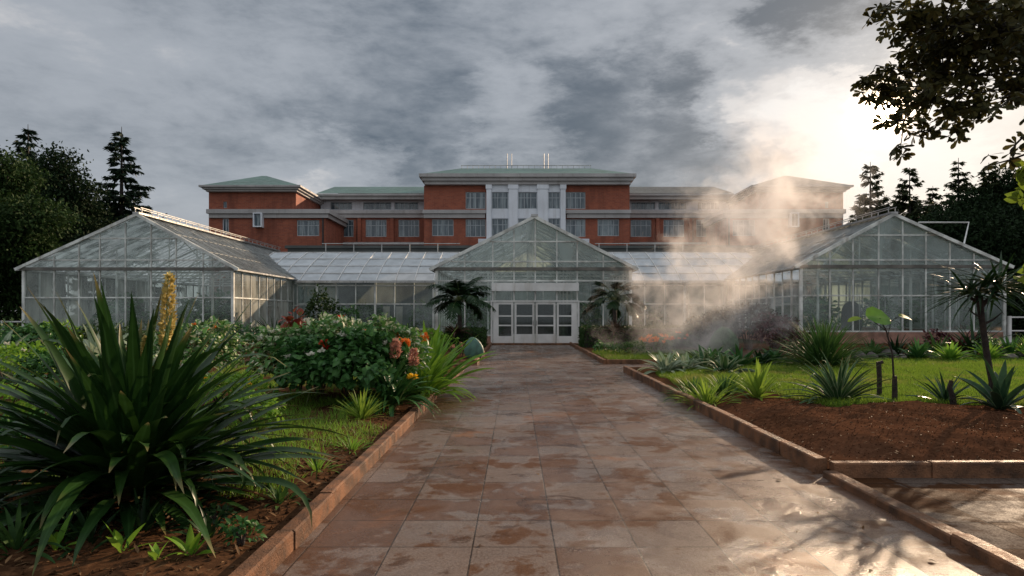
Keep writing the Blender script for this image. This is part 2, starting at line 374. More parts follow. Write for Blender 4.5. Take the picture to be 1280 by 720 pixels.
# ---------------------------------------------------------------- camera, sun, sky
cam=bpy.data.cameras.new('camera'); co=bpy.data.objects.new('camera',cam); C.objects.link(co); sc.camera=co
co.location=(0,0,H); co.rotation_euler=(R(90),0,0); cam.sensor_width=36; cam.lens=F/1280*36
cam.shift_y=(VY-360)/1280; cam.shift_x=-(VX-640)/1280; cam.clip_end=3000; cam.clip_start=.05
AZ, EL = 40., 16.
sun=bpy.data.lights.new('sun','SUN'); so=bpy.data.objects.new('sun',sun); C.objects.link(so)
sun.energy=5.0; sun.angle=R(.55); sun.color=(1,.74,.50)
sd=Vector((math.sin(R(AZ))*math.cos(R(EL)),math.cos(R(AZ))*math.cos(R(EL)),math.sin(R(EL))))
so.rotation_euler=sd.to_track_quat('Z','Y').to_euler()

def pdir(px,py): return Vector(((px-VX),F,(VY-py))).normalized()
def build_world():
    w=bpy.data.worlds.new('World'); sc.world=w; w.use_nodes=True; t=w.node_tree; t.nodes.clear()
    out=nd(t,'ShaderNodeOutputWorld'); bg=nd(t,'ShaderNodeBackground'); bg.inputs[1].default_value=.1
    sky=nd(t,'ShaderNodeTexSky'); sky.sky_type='NISHITA'; sky.sun_disc=False; sky.sun_elevation=R(EL); sky.sun_rotation=R(AZ); sky.dust_density=2
    tc=nd(t,'ShaderNodeTexCoord').outputs['Generated']
    def vm(op,a,b=None):
        n=nd(t,'ShaderNodeVectorMath'); n.operation=op
        for i,v in enumerate((a,b)):
            if v is None: continue
            if isinstance(v,bpy.types.NodeSocket): t.links.new(v,n.inputs[i])
            else: n.inputs[i].default_value=v
        return n
    sp=nd(t,'ShaderNodeSeparateXYZ'); t.links.new(tc,sp.inputs[0])
    # cloud field in direction space: long banks, slightly tilted, thinner towards the horizon
    mq=nd(t,'ShaderNodeMapping'); mq.inputs['Rotation'].default_value=(0,R(16),0); mq.inputs['Scale'].default_value=(1.,1.,2.6); mq.inputs['Location'].default_value=(.37,0,.2); t.links.new(tc,mq.inputs[0]); q3=mq.outputs[0]
    n1=noise(t,q3,2.4,12,.60,.25); n2=noise(t,q3,6.5,10,.62,.35); n3=noise(t,q3,16.,8,.62,.2)
    wn=nd(t,'ShaderNodeTexNoise'); wn.inputs['Scale'].default_value=5.; wn.inputs['Detail'].default_value=9; wn.inputs['Roughness'].default_value=.66; t.links.new(q3,wn.inputs['Vector'])
    wob=vm('MULTIPLY',vm('SUBTRACT',wn.outputs['Color'],(.5,.5,.5)).outputs[0],(.36,.36,.26)).outputs[0]
    dw=vm('NORMALIZE',vm('ADD',tc,wob).outputs[0]).outputs[0]
    def lobe(px,py,deg,soft,src=None,amp=1.):
        d=vm('DOT_PRODUCT',src or dw,tuple(pdir(px,py))).outputs['Value']
        return maprange(t,d,math.cos(R(deg+soft)),math.cos(R(max(.1,deg-soft))),0,amp)
    def add(a,b_): return math_(t,'ADD',a,b_)
    def mul(a,b_): return math_(t,'MULTIPLY',a,b_)
    fb=add(mul(n1,.56),add(mul(n2,.30),mul(n3,.14)))
    # thickness of the overcast: noise, pushed up where the slate banks stand and down in the gaps
    th=mul(math_(t,'SUBTRACT',fb,.5),-3.9)
    for (px,py,dg,sf,am) in ((400,90,8,8,.22),(620,130,9,8,.25),(830,160,7,5,.36),(640,20,8,7,.12),(880,40,5,4,.20),(240,130,8,8,.16),(1035,30,3.6,3,1.0),(905,150,3.5,3,.35),(60,140,9,8,.08),(520,200,9,7,.12)):
        th=add(th,lobe(px,py,dg,sf,None,am))
    for (px,py,dg,sf,am) in ((650,170,3.,2.6,.42),(436,212,2.2,2.,.35),(380,203,2.2,2.2,.30),(150,8,6,6,.22),(150,205,8,6,.18),(560,150,2,2.,.15),(330,20,4,4,.15),(1000,120,4.2,3.,.7),(1060,185,6,5,.7),(820,15,4,2.5,.35),(885,75,2.5,2.,.3),(930,60,2.5,2.,.3),(740,25,3,2.5,.25),(1160,100,6,5,.3)):
        th=math_(t,'SUBTRACT',th,lobe(px,py,dg,sf,None,am))
    dark=mixc(t,maprange(t,th,-.25,.95),(.300,.322,.355),(.070,.092,.120))
    base=mixc(t,maprange(t,th,-.15,-.75),dark,(.52,.51,.51))
    base=mixc(t,maprange(t,th,-.75,-1.5),base,(.64,.63,.62))
    wm=maprange(t,vm('DOT_PRODUCT',tc,tuple(pdir(1060,180))).outputs['Value'],math.cos(R(32)),math.cos(R(8)),0,.5); base=mixc(t,wm,base,mixc(t,1.,base,(1.02,1.,.985),'MULTIPLY'))
    base=mixc(t,lobe(1225,150,4.,3,None,.55),base,(.44,.48,.53))
    low=maprange(t,sp.outputs[2],0.,.18,.4,0); base=mixc(t,low,base,(.46,.44,.44))
    halo=vm('DOT_PRODUCT',tc,tuple(pdir(1108,138))).outputs['Value']
    g1=math_(t,'POWER',math_(t,'MAXIMUM',halo,0.),60.); g2=math_(t,'POWER',math_(t,'MAXIMUM',halo,0.),5000.); g3=math_(t,'POWER',math_(t,'MAXIMUM',halo,0.),450.)
    base=mixc(t,mul(g1,.02),base,(1.5,1.35,1.2),'ADD')
    base=mixc(t,g2,base,(22,16,10.),'ADD'); base=mixc(t,g3,base,(.14,.12,.10),'ADD')
    # overhead and behind the viewer: plain bright overcast
    up=maprange(t,sp.outputs[2],.42,.8,0,.8); base=mixc(t,up,base,(.60,.62,.65))
    bk=maprange(t,sp.outputs[1],.25,-.3,0,.8); base=mixc(t,bk,base,(.50,.52,.55))
    cloud=mixc(t,1.,base,(10,10,10),'MULTIPLY')
    fin=mixc(t,.93,sky.outputs[0],cloud)
    t.links.new(fin,bg.inputs[0]); t.links.new(bg.outputs[0],out.inputs[0])
    w.cycles.sampling_method='MANUAL'; w.cycles.sample_map_resolution=1024
build_world()
vs=sc.view_settings; vs.view_transform='Standard'; vs.look='None'; vs.exposure=.38; vs.gamma=1
cy=sc.cycles; cy.max_bounces=10; cy.transparent_max_bounces=32; cy.diffuse_bounces=3; cy.glossy_bounces=3; cy.transmission_bounces=4
cy.volume_bounces=2; cy.use_denoising=True; cy.caustics_reflective=False; cy.caustics_refractive=False; cy.sample_clamp_indirect=6
cy.volume_max_steps=128; cy.volume_step_rate=1.0

# ---------------------------------------------------------------- ground, paths, beds
def fbm(x,y,s,o=3): return mnoise.fractal(Vector((x*s,y*s,0)),1.,2.,o)
def grid(name,mat,x0,x1,y0,y1,st,zf,inside=None,smooth=True):
    nx=max(2,int((x1-x0)/st)); ny=max(2,int((y1-y0)/st))
    xs=np.linspace(x0,x1,nx+1); ys=np.linspace(y0,y1,ny+1)
    V=np.array([(x,y,zf(x,y)) for y in ys for x in xs])
    Q=np.array([(j*(nx+1)+i,j*(nx+1)+i+1,(j+1)*(nx+1)+i+1,(j+1)*(nx+1)+i) for j in range(ny) for i in range(nx)])
    o=link(name,np_mesh(name,V,Q,None,smooth),mat); return o
g=MB(); g.quad((-700,-60,-.02),(700,-60,-.02),(700,1200,-.02),(-700,1200,-.02)); T(g.build('ground',M['ground']),kind='structure')
p=MB()
p.quad((-1.45,-6,0),(2.9,-6,0),(2.9,34,0),(-1.45,34,0)); T(p.build('path',M['path']),kind='structure')
p=MB(); p.quad((2.9,17.95,.002),(5.9,17.95,.002),(5.9,20.6,.002),(2.9,20.6,.002)); p.quad((-30,18.9,.002),(-1.45,18.9,.002),(-1.45,20.4,.002),(-30,20.4,.002)); T(p.build('cross_path',M['path']),kind='structure')
p=MB(); p.quad((2.95,-6,-.012),(30,-6,-.012),(30,6.35,-.012),(2.95,6.35,-.012)); T(p.build('side_path',M['side']),kind='structure')

def kerb_run(a,b,w=.11,h=.13,seg=.9,z0=-.03,jit=.006):
    k=MB(); a=Vector((*a,0)); b=Vector((*b,0)); d=b-a; n=max(1,round(d.length/seg)); u=d.normalized(); r=Vector((u.y,-u.x,0))
    for i in range(n):
        s=a+d*(i/n)+u*.003; e=a+d*((i+1)/n)-u*.003; o=r*random.uniform(-jit,jit); hh=h+random.uniform(-jit,jit); c=.012
        prof=[(-w/2,z0),(-w/2,hh-c),(-w/2+c,hh),(w/2-c,hh),(w/2,hh-c),(w/2,z0)]
        nb=len(k.v)
        for q in (s,e):
            for (x,z) in prof: k.v.append(tuple(q+o+r*x+Vector((0,0,z+random.uniform(-.002,.002)))))
        for j in range(5): k.f.append((nb+j,nb+j+1,nb+j+7,nb+j+6))
        k.f.append((nb+5,nb,nb+6,nb+11)); k.f.append(tuple(nb+j for j in range(5,-1,-1))); k.f.append(tuple(nb+6+j for j in range(6)))
    return T(k.build('kerb',M['kerb']),kind='structure')
kerb_run((-1.46,-2),(-1.46,18.85)); kerb_run((-1.52,18.9),(-20,18.9))
kerb_run((-1.2,20.5),(-1.2,33.6)); kerb_run((-1.26,20.5),(-20,20.5))
kerb_run((2.88,6.42),(2.88,17.85),h=.15); kerb_run((2.95,6.36),(30,6.36),h=.13); kerb_run((2.95,17.9),(5.9,17.9))
kerb_run((2.9,-2),(2.9,6.28),h=.07,w=.13)
kerb_run((2.72,20.7),(2.72,33.6)); kerb_run((2.78,20.7),(5.9,20.7))

def zl(x,y):   # left bed surface
    e=min(1,max(0,(-1.52-x)/.6)); return .06+e*(.07+.05*fbm(x,y,1.1)+.02*fbm(x,y,6))
T(grid('soil_bed',M['soil_dark'],-16,-1.5,-1,18.85,.12,zl),kind='structure')
def zr(x,y):
    e=min(1,max(0,(x-2.94)/.9))*min(1,max(0,(y-6.38)/1.0)); e=e*e*(3-2*e)
    return .05+e*(.17+.07*fbm(x,y,.8)+.022*fbm(x+9,y,3.)+.008*fbm(x,y,9))*(1 if y<9.5 else max(.3,1-(y-9.5)*.5))
T(grid('soil_bed',M['soil'],2.94,18,6.38,12.5,.06,zr),kind='structure')
T(grid('soil_bed',M['soil_dark'],2.94,20,12.5,17.86,.15,zr),kind='structure')
T(grid('soil_bed',M['soil_dark'],-20,-1.25,20.52,33.6,.3,lambda x,y:.07+.03*fbm(x,y,2)),kind='structure')
T(grid('soil_bed',M['soil_dark'],2.78,30,20.74,33.6,.3,lambda x,y:.07+.03*fbm(x,y,2)),kind='structure')

def lawn_in(x,y):   # right lawn outline
    return y>9.9+.35*math.sin(x*1.3)+.25*fbm(x,y,1.) and y<17.75 and x>3.6+max(0,(15-y))*.12+.3*math.sin(y*1.1) and not (x<4.6 and y<13)
def zlawn(x,y): return zr(x,y)+.012
def grass_obj(name,mat,n,x0,x1,y0,y1,inside,zf,hmin,hmax,label,w=.10,cat='grass'):
    P=[]; k=0
    while len(P)<n and k<n*8:
        k+=1; y=y0+(y1-y0)*rng.random()**1.35; x=rng.uniform(x0,x1)
        if abs(x)>y*.80+1.2: continue
        if inside(x,y): P.append((x,y,zf(x,y)-.01))
    P=np.array(P); n=len(P)
    D=norm(np.column_stack([rng.normal(0,.38,n),rng.normal(0,.38,n),np.ones(n)])); U=norm(np.column_stack([rng.normal(size=n),rng.normal(size=n),np.zeros(n)]))
    S=rng.uniform(hmin,hmax,n)
    bl=leaf_template([(0,w*.7),(.5,w*.55),(1,.006)],.2,.35)
    V,Q,UV=scatter(bl,P,D,U,S)
    return T(link(name,np_mesh(name,V,Q,UV),mat),label,cat,kind='stuff')
grass_obj('lawn_grass',LF['grass'],90000,3,16.5,9.4,17.8,lawn_in,zr,.05,.11,'short green lawn behind the red soil bed')
T(grid('lawn',M['turf'],5.2,18,10.5,17.8,.25,zlawn),kind='structure'); T(grid('lawn',M['turf'],5.95,30,17.78,21.3,.4,lambda x,y:.10),kind='structure')
grass_obj('lawn_grass',LF['grass'],26000,6,20,17.7,21.4,lambda x,y:True,lambda x,y:.1,.05,.11,'back strip of green lawn in front of the border rocks',.08)
def gl_in(x,y):
    if x>-1.9+.55*fbm(x,y,1.5)+.15*fbm(x,y,5) : return False
    v=fbm(x*1.0,y*.7,.9)+.25*fbm(x,y,4); q=math.exp(-((x+2.5)**2/1.1+(y-7.6)**2/3.5))
    return v+q*1.4>(.25 if y<6.2 else -.05) and y>5.2
grass_obj('bed_grass',LF['grassd'],60000,-13,-1.6,5,18,gl_in,zl,.03,.12,'loose grass tufts growing between the plants of the left bed',.05)
grass_obj('bed_grass',LF['grass'],9000,2.9,7,20.8,26,lambda x,y:True,lambda x,y:.08,.08,.16,'pale grass beside the orange flowers near the glass entrance',.08)
grass_obj('bed_grass',LF['grass'],9000,3.2,6.2,12.2,16,lambda x,y:(x-4.2)**2+((y-14)*.6)**2<.9,zr,.08,.17,'small grass patch among the hazy low plants beside the path',.06)

# soil crumbs and litter
def crumbs(name,mat,n,x0,x1,y0,y1,zf,smin,smax,label,tm=None):
    P=np.column_stack([rng.uniform(x0,x1,n),y0+(y1-y0)*rng.random(n)**1.3,np.zeros(n)])
    P=P[np.abs(P[:,0])<P[:,1]*.8+.6]; P[:,2]=[zf(x,y)+.004 for x,y,_ in P]; n=len(P)
    if tm is None:
        a=np.array([(1,0,0),(-.3,.9,0),(-.8,-.5,0),(0,0,.8),(.5,-.8,.2),(.2,.3,-.4)])*.5
        V=(a[None]*rng.uniform(.6,1.3,(n,6,1))+rng.normal(0,.12,(n,6,3)))*rng.uniform(smin,smax,(n,1,1))**1+P[:,None]
        Q=np.array([(0,1,3,3),(1,2,3,3),(2,4,3,3),(4,0,3,3),(0,5,1,1),(1,5,2,2)])[:,:3]
        QQ=(Q[None]+(np.arange(n)*6)[:,None,None]).reshape(-1,3)
        me=np_mesh(name,V.reshape(-1,3),QQ,None,False)
    else:
        D=norm(np.column_stack([rng.normal(size=n),rng.normal(size=n),rng.normal(0,.25,n)])); U=norm(np.column_stack([rng.normal(0,.3,n),rng.normal(0,.3,n),np.ones(n)]))
        V,Q,UV=scatter(tm,P,D,U,rng.uniform(smin,smax,n)); me=np_mesh(name,V,Q,UV)
    return T(link(name,me,mat),label,'litter' if tm is not None else 'soil',kind='stuff')
crumbs('soil_clods',M['soil'],14000,3.05,12,6.45,11.5,zr,.006,.020,'crumbled clods on the red soil bed')
crumbs('leaf_litter',LF['litter'],2600,3.05,12,6.5,11.5,zr,.02,.06,'dry leaf bits lying on the red soil bed',LANCE)
crumbs('leaf_litter',LF['litter'],5200,-6,-1.55,2.6,12,zl,.03,.09,'dry straw and leaf litter under the plants of the left bed',LANCE)
crumbs('soil_clods',M['soil_dark'],6000,-6,-1.55,2.6,10,zl,.012,.045,'dark soil crumbs along the left kerb')
def onpath(x,y): return .003
crumbs('fallen_leaves',LF['litter'],90,-1.3,2.7,3.4,17,onpath,.02,.05,'few fallen leaf bits scattered over the wet paving',SIMPLE)

# ---------------------------------------------------------------- brick hall behind
XC=1.2
hall=empty('brick_hall',(XC,80,0),'long red brick hall with green hipped roofs and white central pilasters behind the greenhouses','building')
def hl(o): o.location=Vector(o.location)-Vector((XC,80,0)); return o
def holed_wall(mb,x0,x1,z0,z1,y,th,ops,ry=.22):
    xs=sorted({x0,x1,*[v for o in ops for v in o[:2]]}); zs=sorted({z0,z1,*[v for o in ops for v in o[2:]]})
    for i in range(len(xs)-1):
        for j in range(len(zs)-1):
            cx=(xs[i]+xs[i+1])/2; cz=(zs[j]+zs[j+1])/2
            if any(o[0]<cx<o[1] and o[2]<cz<o[3] for o in ops): continue
            mb.quad((xs[i],y,zs[j]),(xs[i+1],y,zs[j]),(xs[i+1],y,zs[j+1]),(xs[i],y,zs[j+1]))
    for (a,b,c,d) in ops:
        mb.quad((a,y,c),(a,y+ry,c),(a,y+ry,d),(a,y,d)); mb.quad((b,y,c),(b,y,d),(b,y+ry,d),(b,y+ry,c))
        mb.quad((a,y,c),(b,y,c),(b,y+ry,c),(a,y+ry,c)); mb.quad((a,y,d),(a,y+ry,d),(b,y+ry,d),(b,y,d))
    mb.quad((x0,y+th,z0),(x0,y,z0),(x0,y,z1),(x0,y+th,z1)); mb.quad((x1,y,z0),(x1,y+th,z0),(x1,y+th,z1),(x1,y,z1))
    mb.quad((x1,y+th,z0),(x0,y+th,z0),(x0,y+th,z1),(x1,y+th,z1)); mb.quad((x0,y,z1),(x1,y,z1),(x1,y+th,z1),(x0,y+th,z1))
def window(a,b,c,d,y,nv=4,fw=.08,mat=None,hr=.34):
    f=MB(); y1=y+.12
    f.box(a,b,y1,y1+.07,c,c+fw); f.box(a,b,y1,y1+.07,d-fw,d); f.box(a,a+fw,y1,y1+.07,c+fw,d-fw); f.box(b-fw,b,y1,y1+.07,c+fw,d-fw)
    for k in range(1,nv): x=a+(b-a)*k/nv; f.box(x-.03,x+.03,y1+.01,y1+.06,c+fw,d-fw)
    if hr: z=d-(d-c)*hr; f.box(a+fw,b-fw,y1+.004,y1+.064,z-.03,z+.03)
    fo=hl(f.build('window',mat or M['winframe'],hall))
    p=MB(); p.box(a+.02,b-.02,y1+.03,y1+.045,c+.02,d-.02); po=p.build('pane',M['pane'],fo)
def W(px0,px1,py0,py1,Y): return (gx(px0,Y),gx(px1,Y),gz(py1,Y),gz(py0,Y))
def mir(o): return (2*XC-o[1],2*XC-o[0],o[2],o[3])
# centre block
Yc=79.; x0,x1=gx(530,Yc),gx(787,Yc); z_b,z_t=12.75,gz(232,Yc)
upw=[W(582,607,240,261,Yc)]; upw.append(mir(upw[0])); loww=[W(582,607,274,296,Yc)]; loww.append(mir(loww[0])); low2=[W(540,567,274,295,Yc)]; low2.append(mir(low2[0]))
w=MB(); holed_wall(w,x0,x1,0,z_t,Yc,16,upw+loww+low2); hl(w.build('wall',M['brick'],hall))
for o in upw+loww+low2: window(*o,Yc)
def frustum(x0,x1,y0,y1,z0,rx0,rx1,ry0,ry1,z1,t=.12):
    r=MB(); A=[(x0,y0,z0),(x1,y0,z0),(x1,y1,z0),(x0,y1,z0)]; B=[(rx0,ry0,z1),(rx1,ry0,z1),(rx1,ry1,z1),(rx0,ry1,z1)]
    for i in range(4): j=(i+1)%4; r.quad(A[i],A[j],B[j],B[i])
    r.quad(*B); r.quad(*A[::-1]); return r
def cornice(x0,x1,y0,y1,z0,z1):
    c=MB(); h=(z1-z0)/3
    c.box(x0+.55,x1-.55,y0+.55,y1-.55,z0,z0+h); c.box(x0+.28,x1-.28,y0+.28,y1-.28,z0+h+.002,z0+2*h); c.box(x0,x1,y0,y1,z0+2*h+.002,z1)
    return hl(c.build('cornice',M['cornice'],hall))
cornice(gx(524,78)-.0,gx(795,78),77.7,96.5,z_t+.003,z_t+1.15)
zr0=z_t+1.155
hl(frustum(gx(527,78),gx(792,78),77.9,96.3,zr0,gx(575,86),gx(740,86),86,88,gz(210.5,86)).build('roof',M['metal_green'],hall))
rl=MB(); zt=gz(210.5,86)
for k in range(24): x=gx(577,86)+k*(gx(738,86)-gx(577,86))/23; rl.box(x-.03,x+.03,86.1,86.16,zt-.05,zt+.35)
rl.box(gx(576,86),gx(739,86),86.08,86.18,zt+.35,zt+.43); hl(rl.build('roof_railing',M['rail'],hall))
for px in (634,639.5,680,685):
    a=MB(); a.tube([(gx(px,87),87,zt),(gx(px,87),87,zt+2.1)],.045,6); hl(a.build('mast',M['rail'],hall))
# portico
Yp=78.3
pil=[(608,614),(636,647),(672,685),(701,707)]
for a,b in pil:
    q=MB(); q.box(gx(a,Yp),gx(b,Yp),Yp,78.99,0,z_t-.01); q.box(gx(a,Yp)-.08,gx(b,Yp)+.08,Yp-.08,78.99-.01,z_t-.5,z_t-.02); hl(q.build('pilaster',M['portico'],hall))
for i in range(3):
    a,b=pil[i][1],pil[i+1][0]; ax,bx=gx(a,Yp)+.003,gx(b,Yp)-.003
    o1=(ax+.05,bx-.05,gz(261,78.6),gz(240,78.6)); o2=(ax+.05,bx-.05,gz(296,78.6),gz(273,78.6)); o3=(ax+.05,bx-.05,4.,8.)
    q=MB(); holed_wall(q,ax,bx,0,z_t-.012,78.6,.35,[o1,o2,o3]); hl(q.build('spandrel_panel',M['portico'],hall))
    for o in (o1,o2,o3): window(*o,78.6,3)
# mid bands
def band(xa,xb,y,z0,z1,dep=.55,parts=2):
    c=MB(); h=(z1-z0); c.box(xa,xb,y-dep,y+.25,z0+h*.55,z1); c.box(xa+.12,xb-.12,y-dep+.2,y+.25,z0,z0+h*.55-.003); return hl(c.build('cornice_band',M['cornice'],hall))
zb0,zb1=gz(272,78.4),gz(262,78.4)
band(x0-.1,gx(607.6,Yp),Yc,zb0,zb1); band(gx(707.5,Yp),x1+.1,Yc,zb0,zb1)
lg=MB(); lg.box(gx(598,Yp),gx(736,Yp),Yp-.5,Yp-.003,gz(304,Yp),gz(299,Yp)); hl(lg.build('ledge',M['portico'],hall))
# wings
Yw=84.
for s in (0,1):
    mm=(lambda o:o) if s==0 else mir
    wx=mm((gx(398,Yw),x0-.003,0,1)); wa,wb=wx[0],wx[1]
    ops=[mm(W(a,b,274.5,296,Yw)) for a,b in ((416,442),(457,483),(498,524))]
    cl=[mm(W(a,b,252.5,262,Yw+1.)) for a,b in ((413,440),(454,489),(493,523))]
    w=MB(); holed_wall(w,wa,wb,0,gz(263.2,Yw),Yw,2,ops); hl(w.build('wall',M['brick'],hall))
    w=MB(); holed_wall(w,wa,wb,gz(263,Yw),gz(249,Yw+1),Yw+1,10,cl,.1); hl(w.build('upper_wall',M['portico'],hall))
    for o in ops: window(*o,Yw)
    for o in cl: window(*o,Yw+1,5,hr=0)
    band(wa,wb,Yw,gz(272.5,Yw),gz(263.5,Yw),.5)
    e=MB(); e.box(wa,wb,Yw-.6,Yw+.99,gz(250,Yw),gz(246,Yw)); e.box(wa,wb,Yw-.9,Yw+1.2,gz(246,Yw)+.003,gz(243.5,Yw)); hl(e.build('cornice',M['cornice'],hall))
    r=MB(); r.poly([(wa,Yw-.9,gz(243.2,Yw)),(wb,Yw-.9,gz(243.2,Yw)),(wb,Yw+7.5,gz(233.5,Yw+7.5)),(wa,Yw+7.5,gz(233.5,Yw+7.5))]); r.poly([(wa,Yw+16,gz(243.2,Yw)),(wa,Yw+7.5,gz(233.5,Yw+7.5)),(wb,Yw+7.5,gz(233.5,Yw+7.5)),(wb,Yw+16,gz(243.2,Yw))])
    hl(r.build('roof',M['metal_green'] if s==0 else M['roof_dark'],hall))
    for px in (408,449.5,490.5,529):
        o=mm(W(px-2.2,px+2.2,273,303,Yw)); q=MB(); q.box(o[0],o[1],Yw-.25,Yw-.003,0,o[3]); hl(q.build('brick_pier',M['brick'],hall))
    for px in (447,):
        o=mm(W(px-.6,px+.6,273,303,Yw)); q=MB(); q.tube([((o[0]+o[1])/2,Yw-.12,0),((o[0]+o[1])/2,Yw-.12,o[3])],.09,8); hl(q.build('drainpipe',M['dark'],hall))
    lo=MB(); lo.box(wa,wb,Yw-.35,Yw-.26,gz(306,Yw),gz(303,Yw)); hl(lo.build('ledge',M['cornice'],hall))
    # end block
    Yf=76.; o=mm(W(261,407,272,400,Yf)); ex0,ex1=o[0],o[1]
    ops=[mm(W(371,399,275,295,Yf)),mm(W(278,286,273,293,Yf))]
    w=MB(); holed_wall(w,ex0,ex1,0,gz(266,Yf),Yf,16,ops); hl(w.build('wall',M['brick'],hall))
    window(*ops[0],Yf,4); window(*ops[1],Yf,2,mat=M['portico'],hr=0)
    b_=mm(W(258,412,261.5,272,75.6)); bb=MB(); h=b_[3]-b_[2]
    bb.box(b_[0],b_[1],Yf-.5,Yf+16.2,b_[2]+h*.5,b_[3]); bb.box(b_[0]+.2,b_[1]-.2,Yf-.28,Yf+16.1,b_[2],b_[2]+h*.5-.003); hl(bb.build('cornice_band',M['cornice'],hall))
    pj=mm(W(317,328,266,284,Yf-.5)); f=MB(); a,b,c,d=pj; f.box(a,b,Yf-.75,Yf-.003,c,c+.12); f.box(a,b,Yf-.75,Yf-.003,d-.12,d); f.box(a,a+.12,Yf-.75,Yf-.003,c+.12,d-.12); f.box(b-.12,b,Yf-.75,Yf-.003,c+.12,d-.12)
    fo=hl(f.build('window',M['portico'],hall)); q=MB(); q.box(a+.1,b-.1,Yf-.5,Yf-.48,c+.1,d-.1); q.build('pane',M['pane'],fo)
    o=mm(W(261,370,240.5,262,Yf)); u0,u1=o[0],o[1]; tiny=mm(W(279,283.5,252,260,Yf))
    w=MB(); holed_wall(w,u0,u1,b_[3]+.003,o[3],Yf,14,[tiny]); hl(w.build('upper_wall',M['brick'],hall)); window(*tiny,Yf,1,.06,hr=0)
    o2=mm(W(248,375.5,231,241,Yf-1.2)); cornice(o2[0],o2[1],Yf-1.2,Yf+15.2,o[3]+.003,gz(231,Yf-1.2))
    zz=gz(231,Yf-1.2)+.004; ap=(gx(333,84)) if s==0 else 2*XC-gx(333,84)
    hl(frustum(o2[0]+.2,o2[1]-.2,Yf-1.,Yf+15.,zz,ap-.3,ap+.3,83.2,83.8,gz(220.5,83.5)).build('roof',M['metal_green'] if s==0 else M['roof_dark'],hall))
    dp=mm(W(403,405,273,303,Yf)); q=MB(); q.tube([((dp[0]+dp[1])/2,Yf-.12,0),((dp[0]+dp[1])/2,Yf-.12,dp[3])],.09,8); hl(q.build('drainpipe',M['dark'],hall))

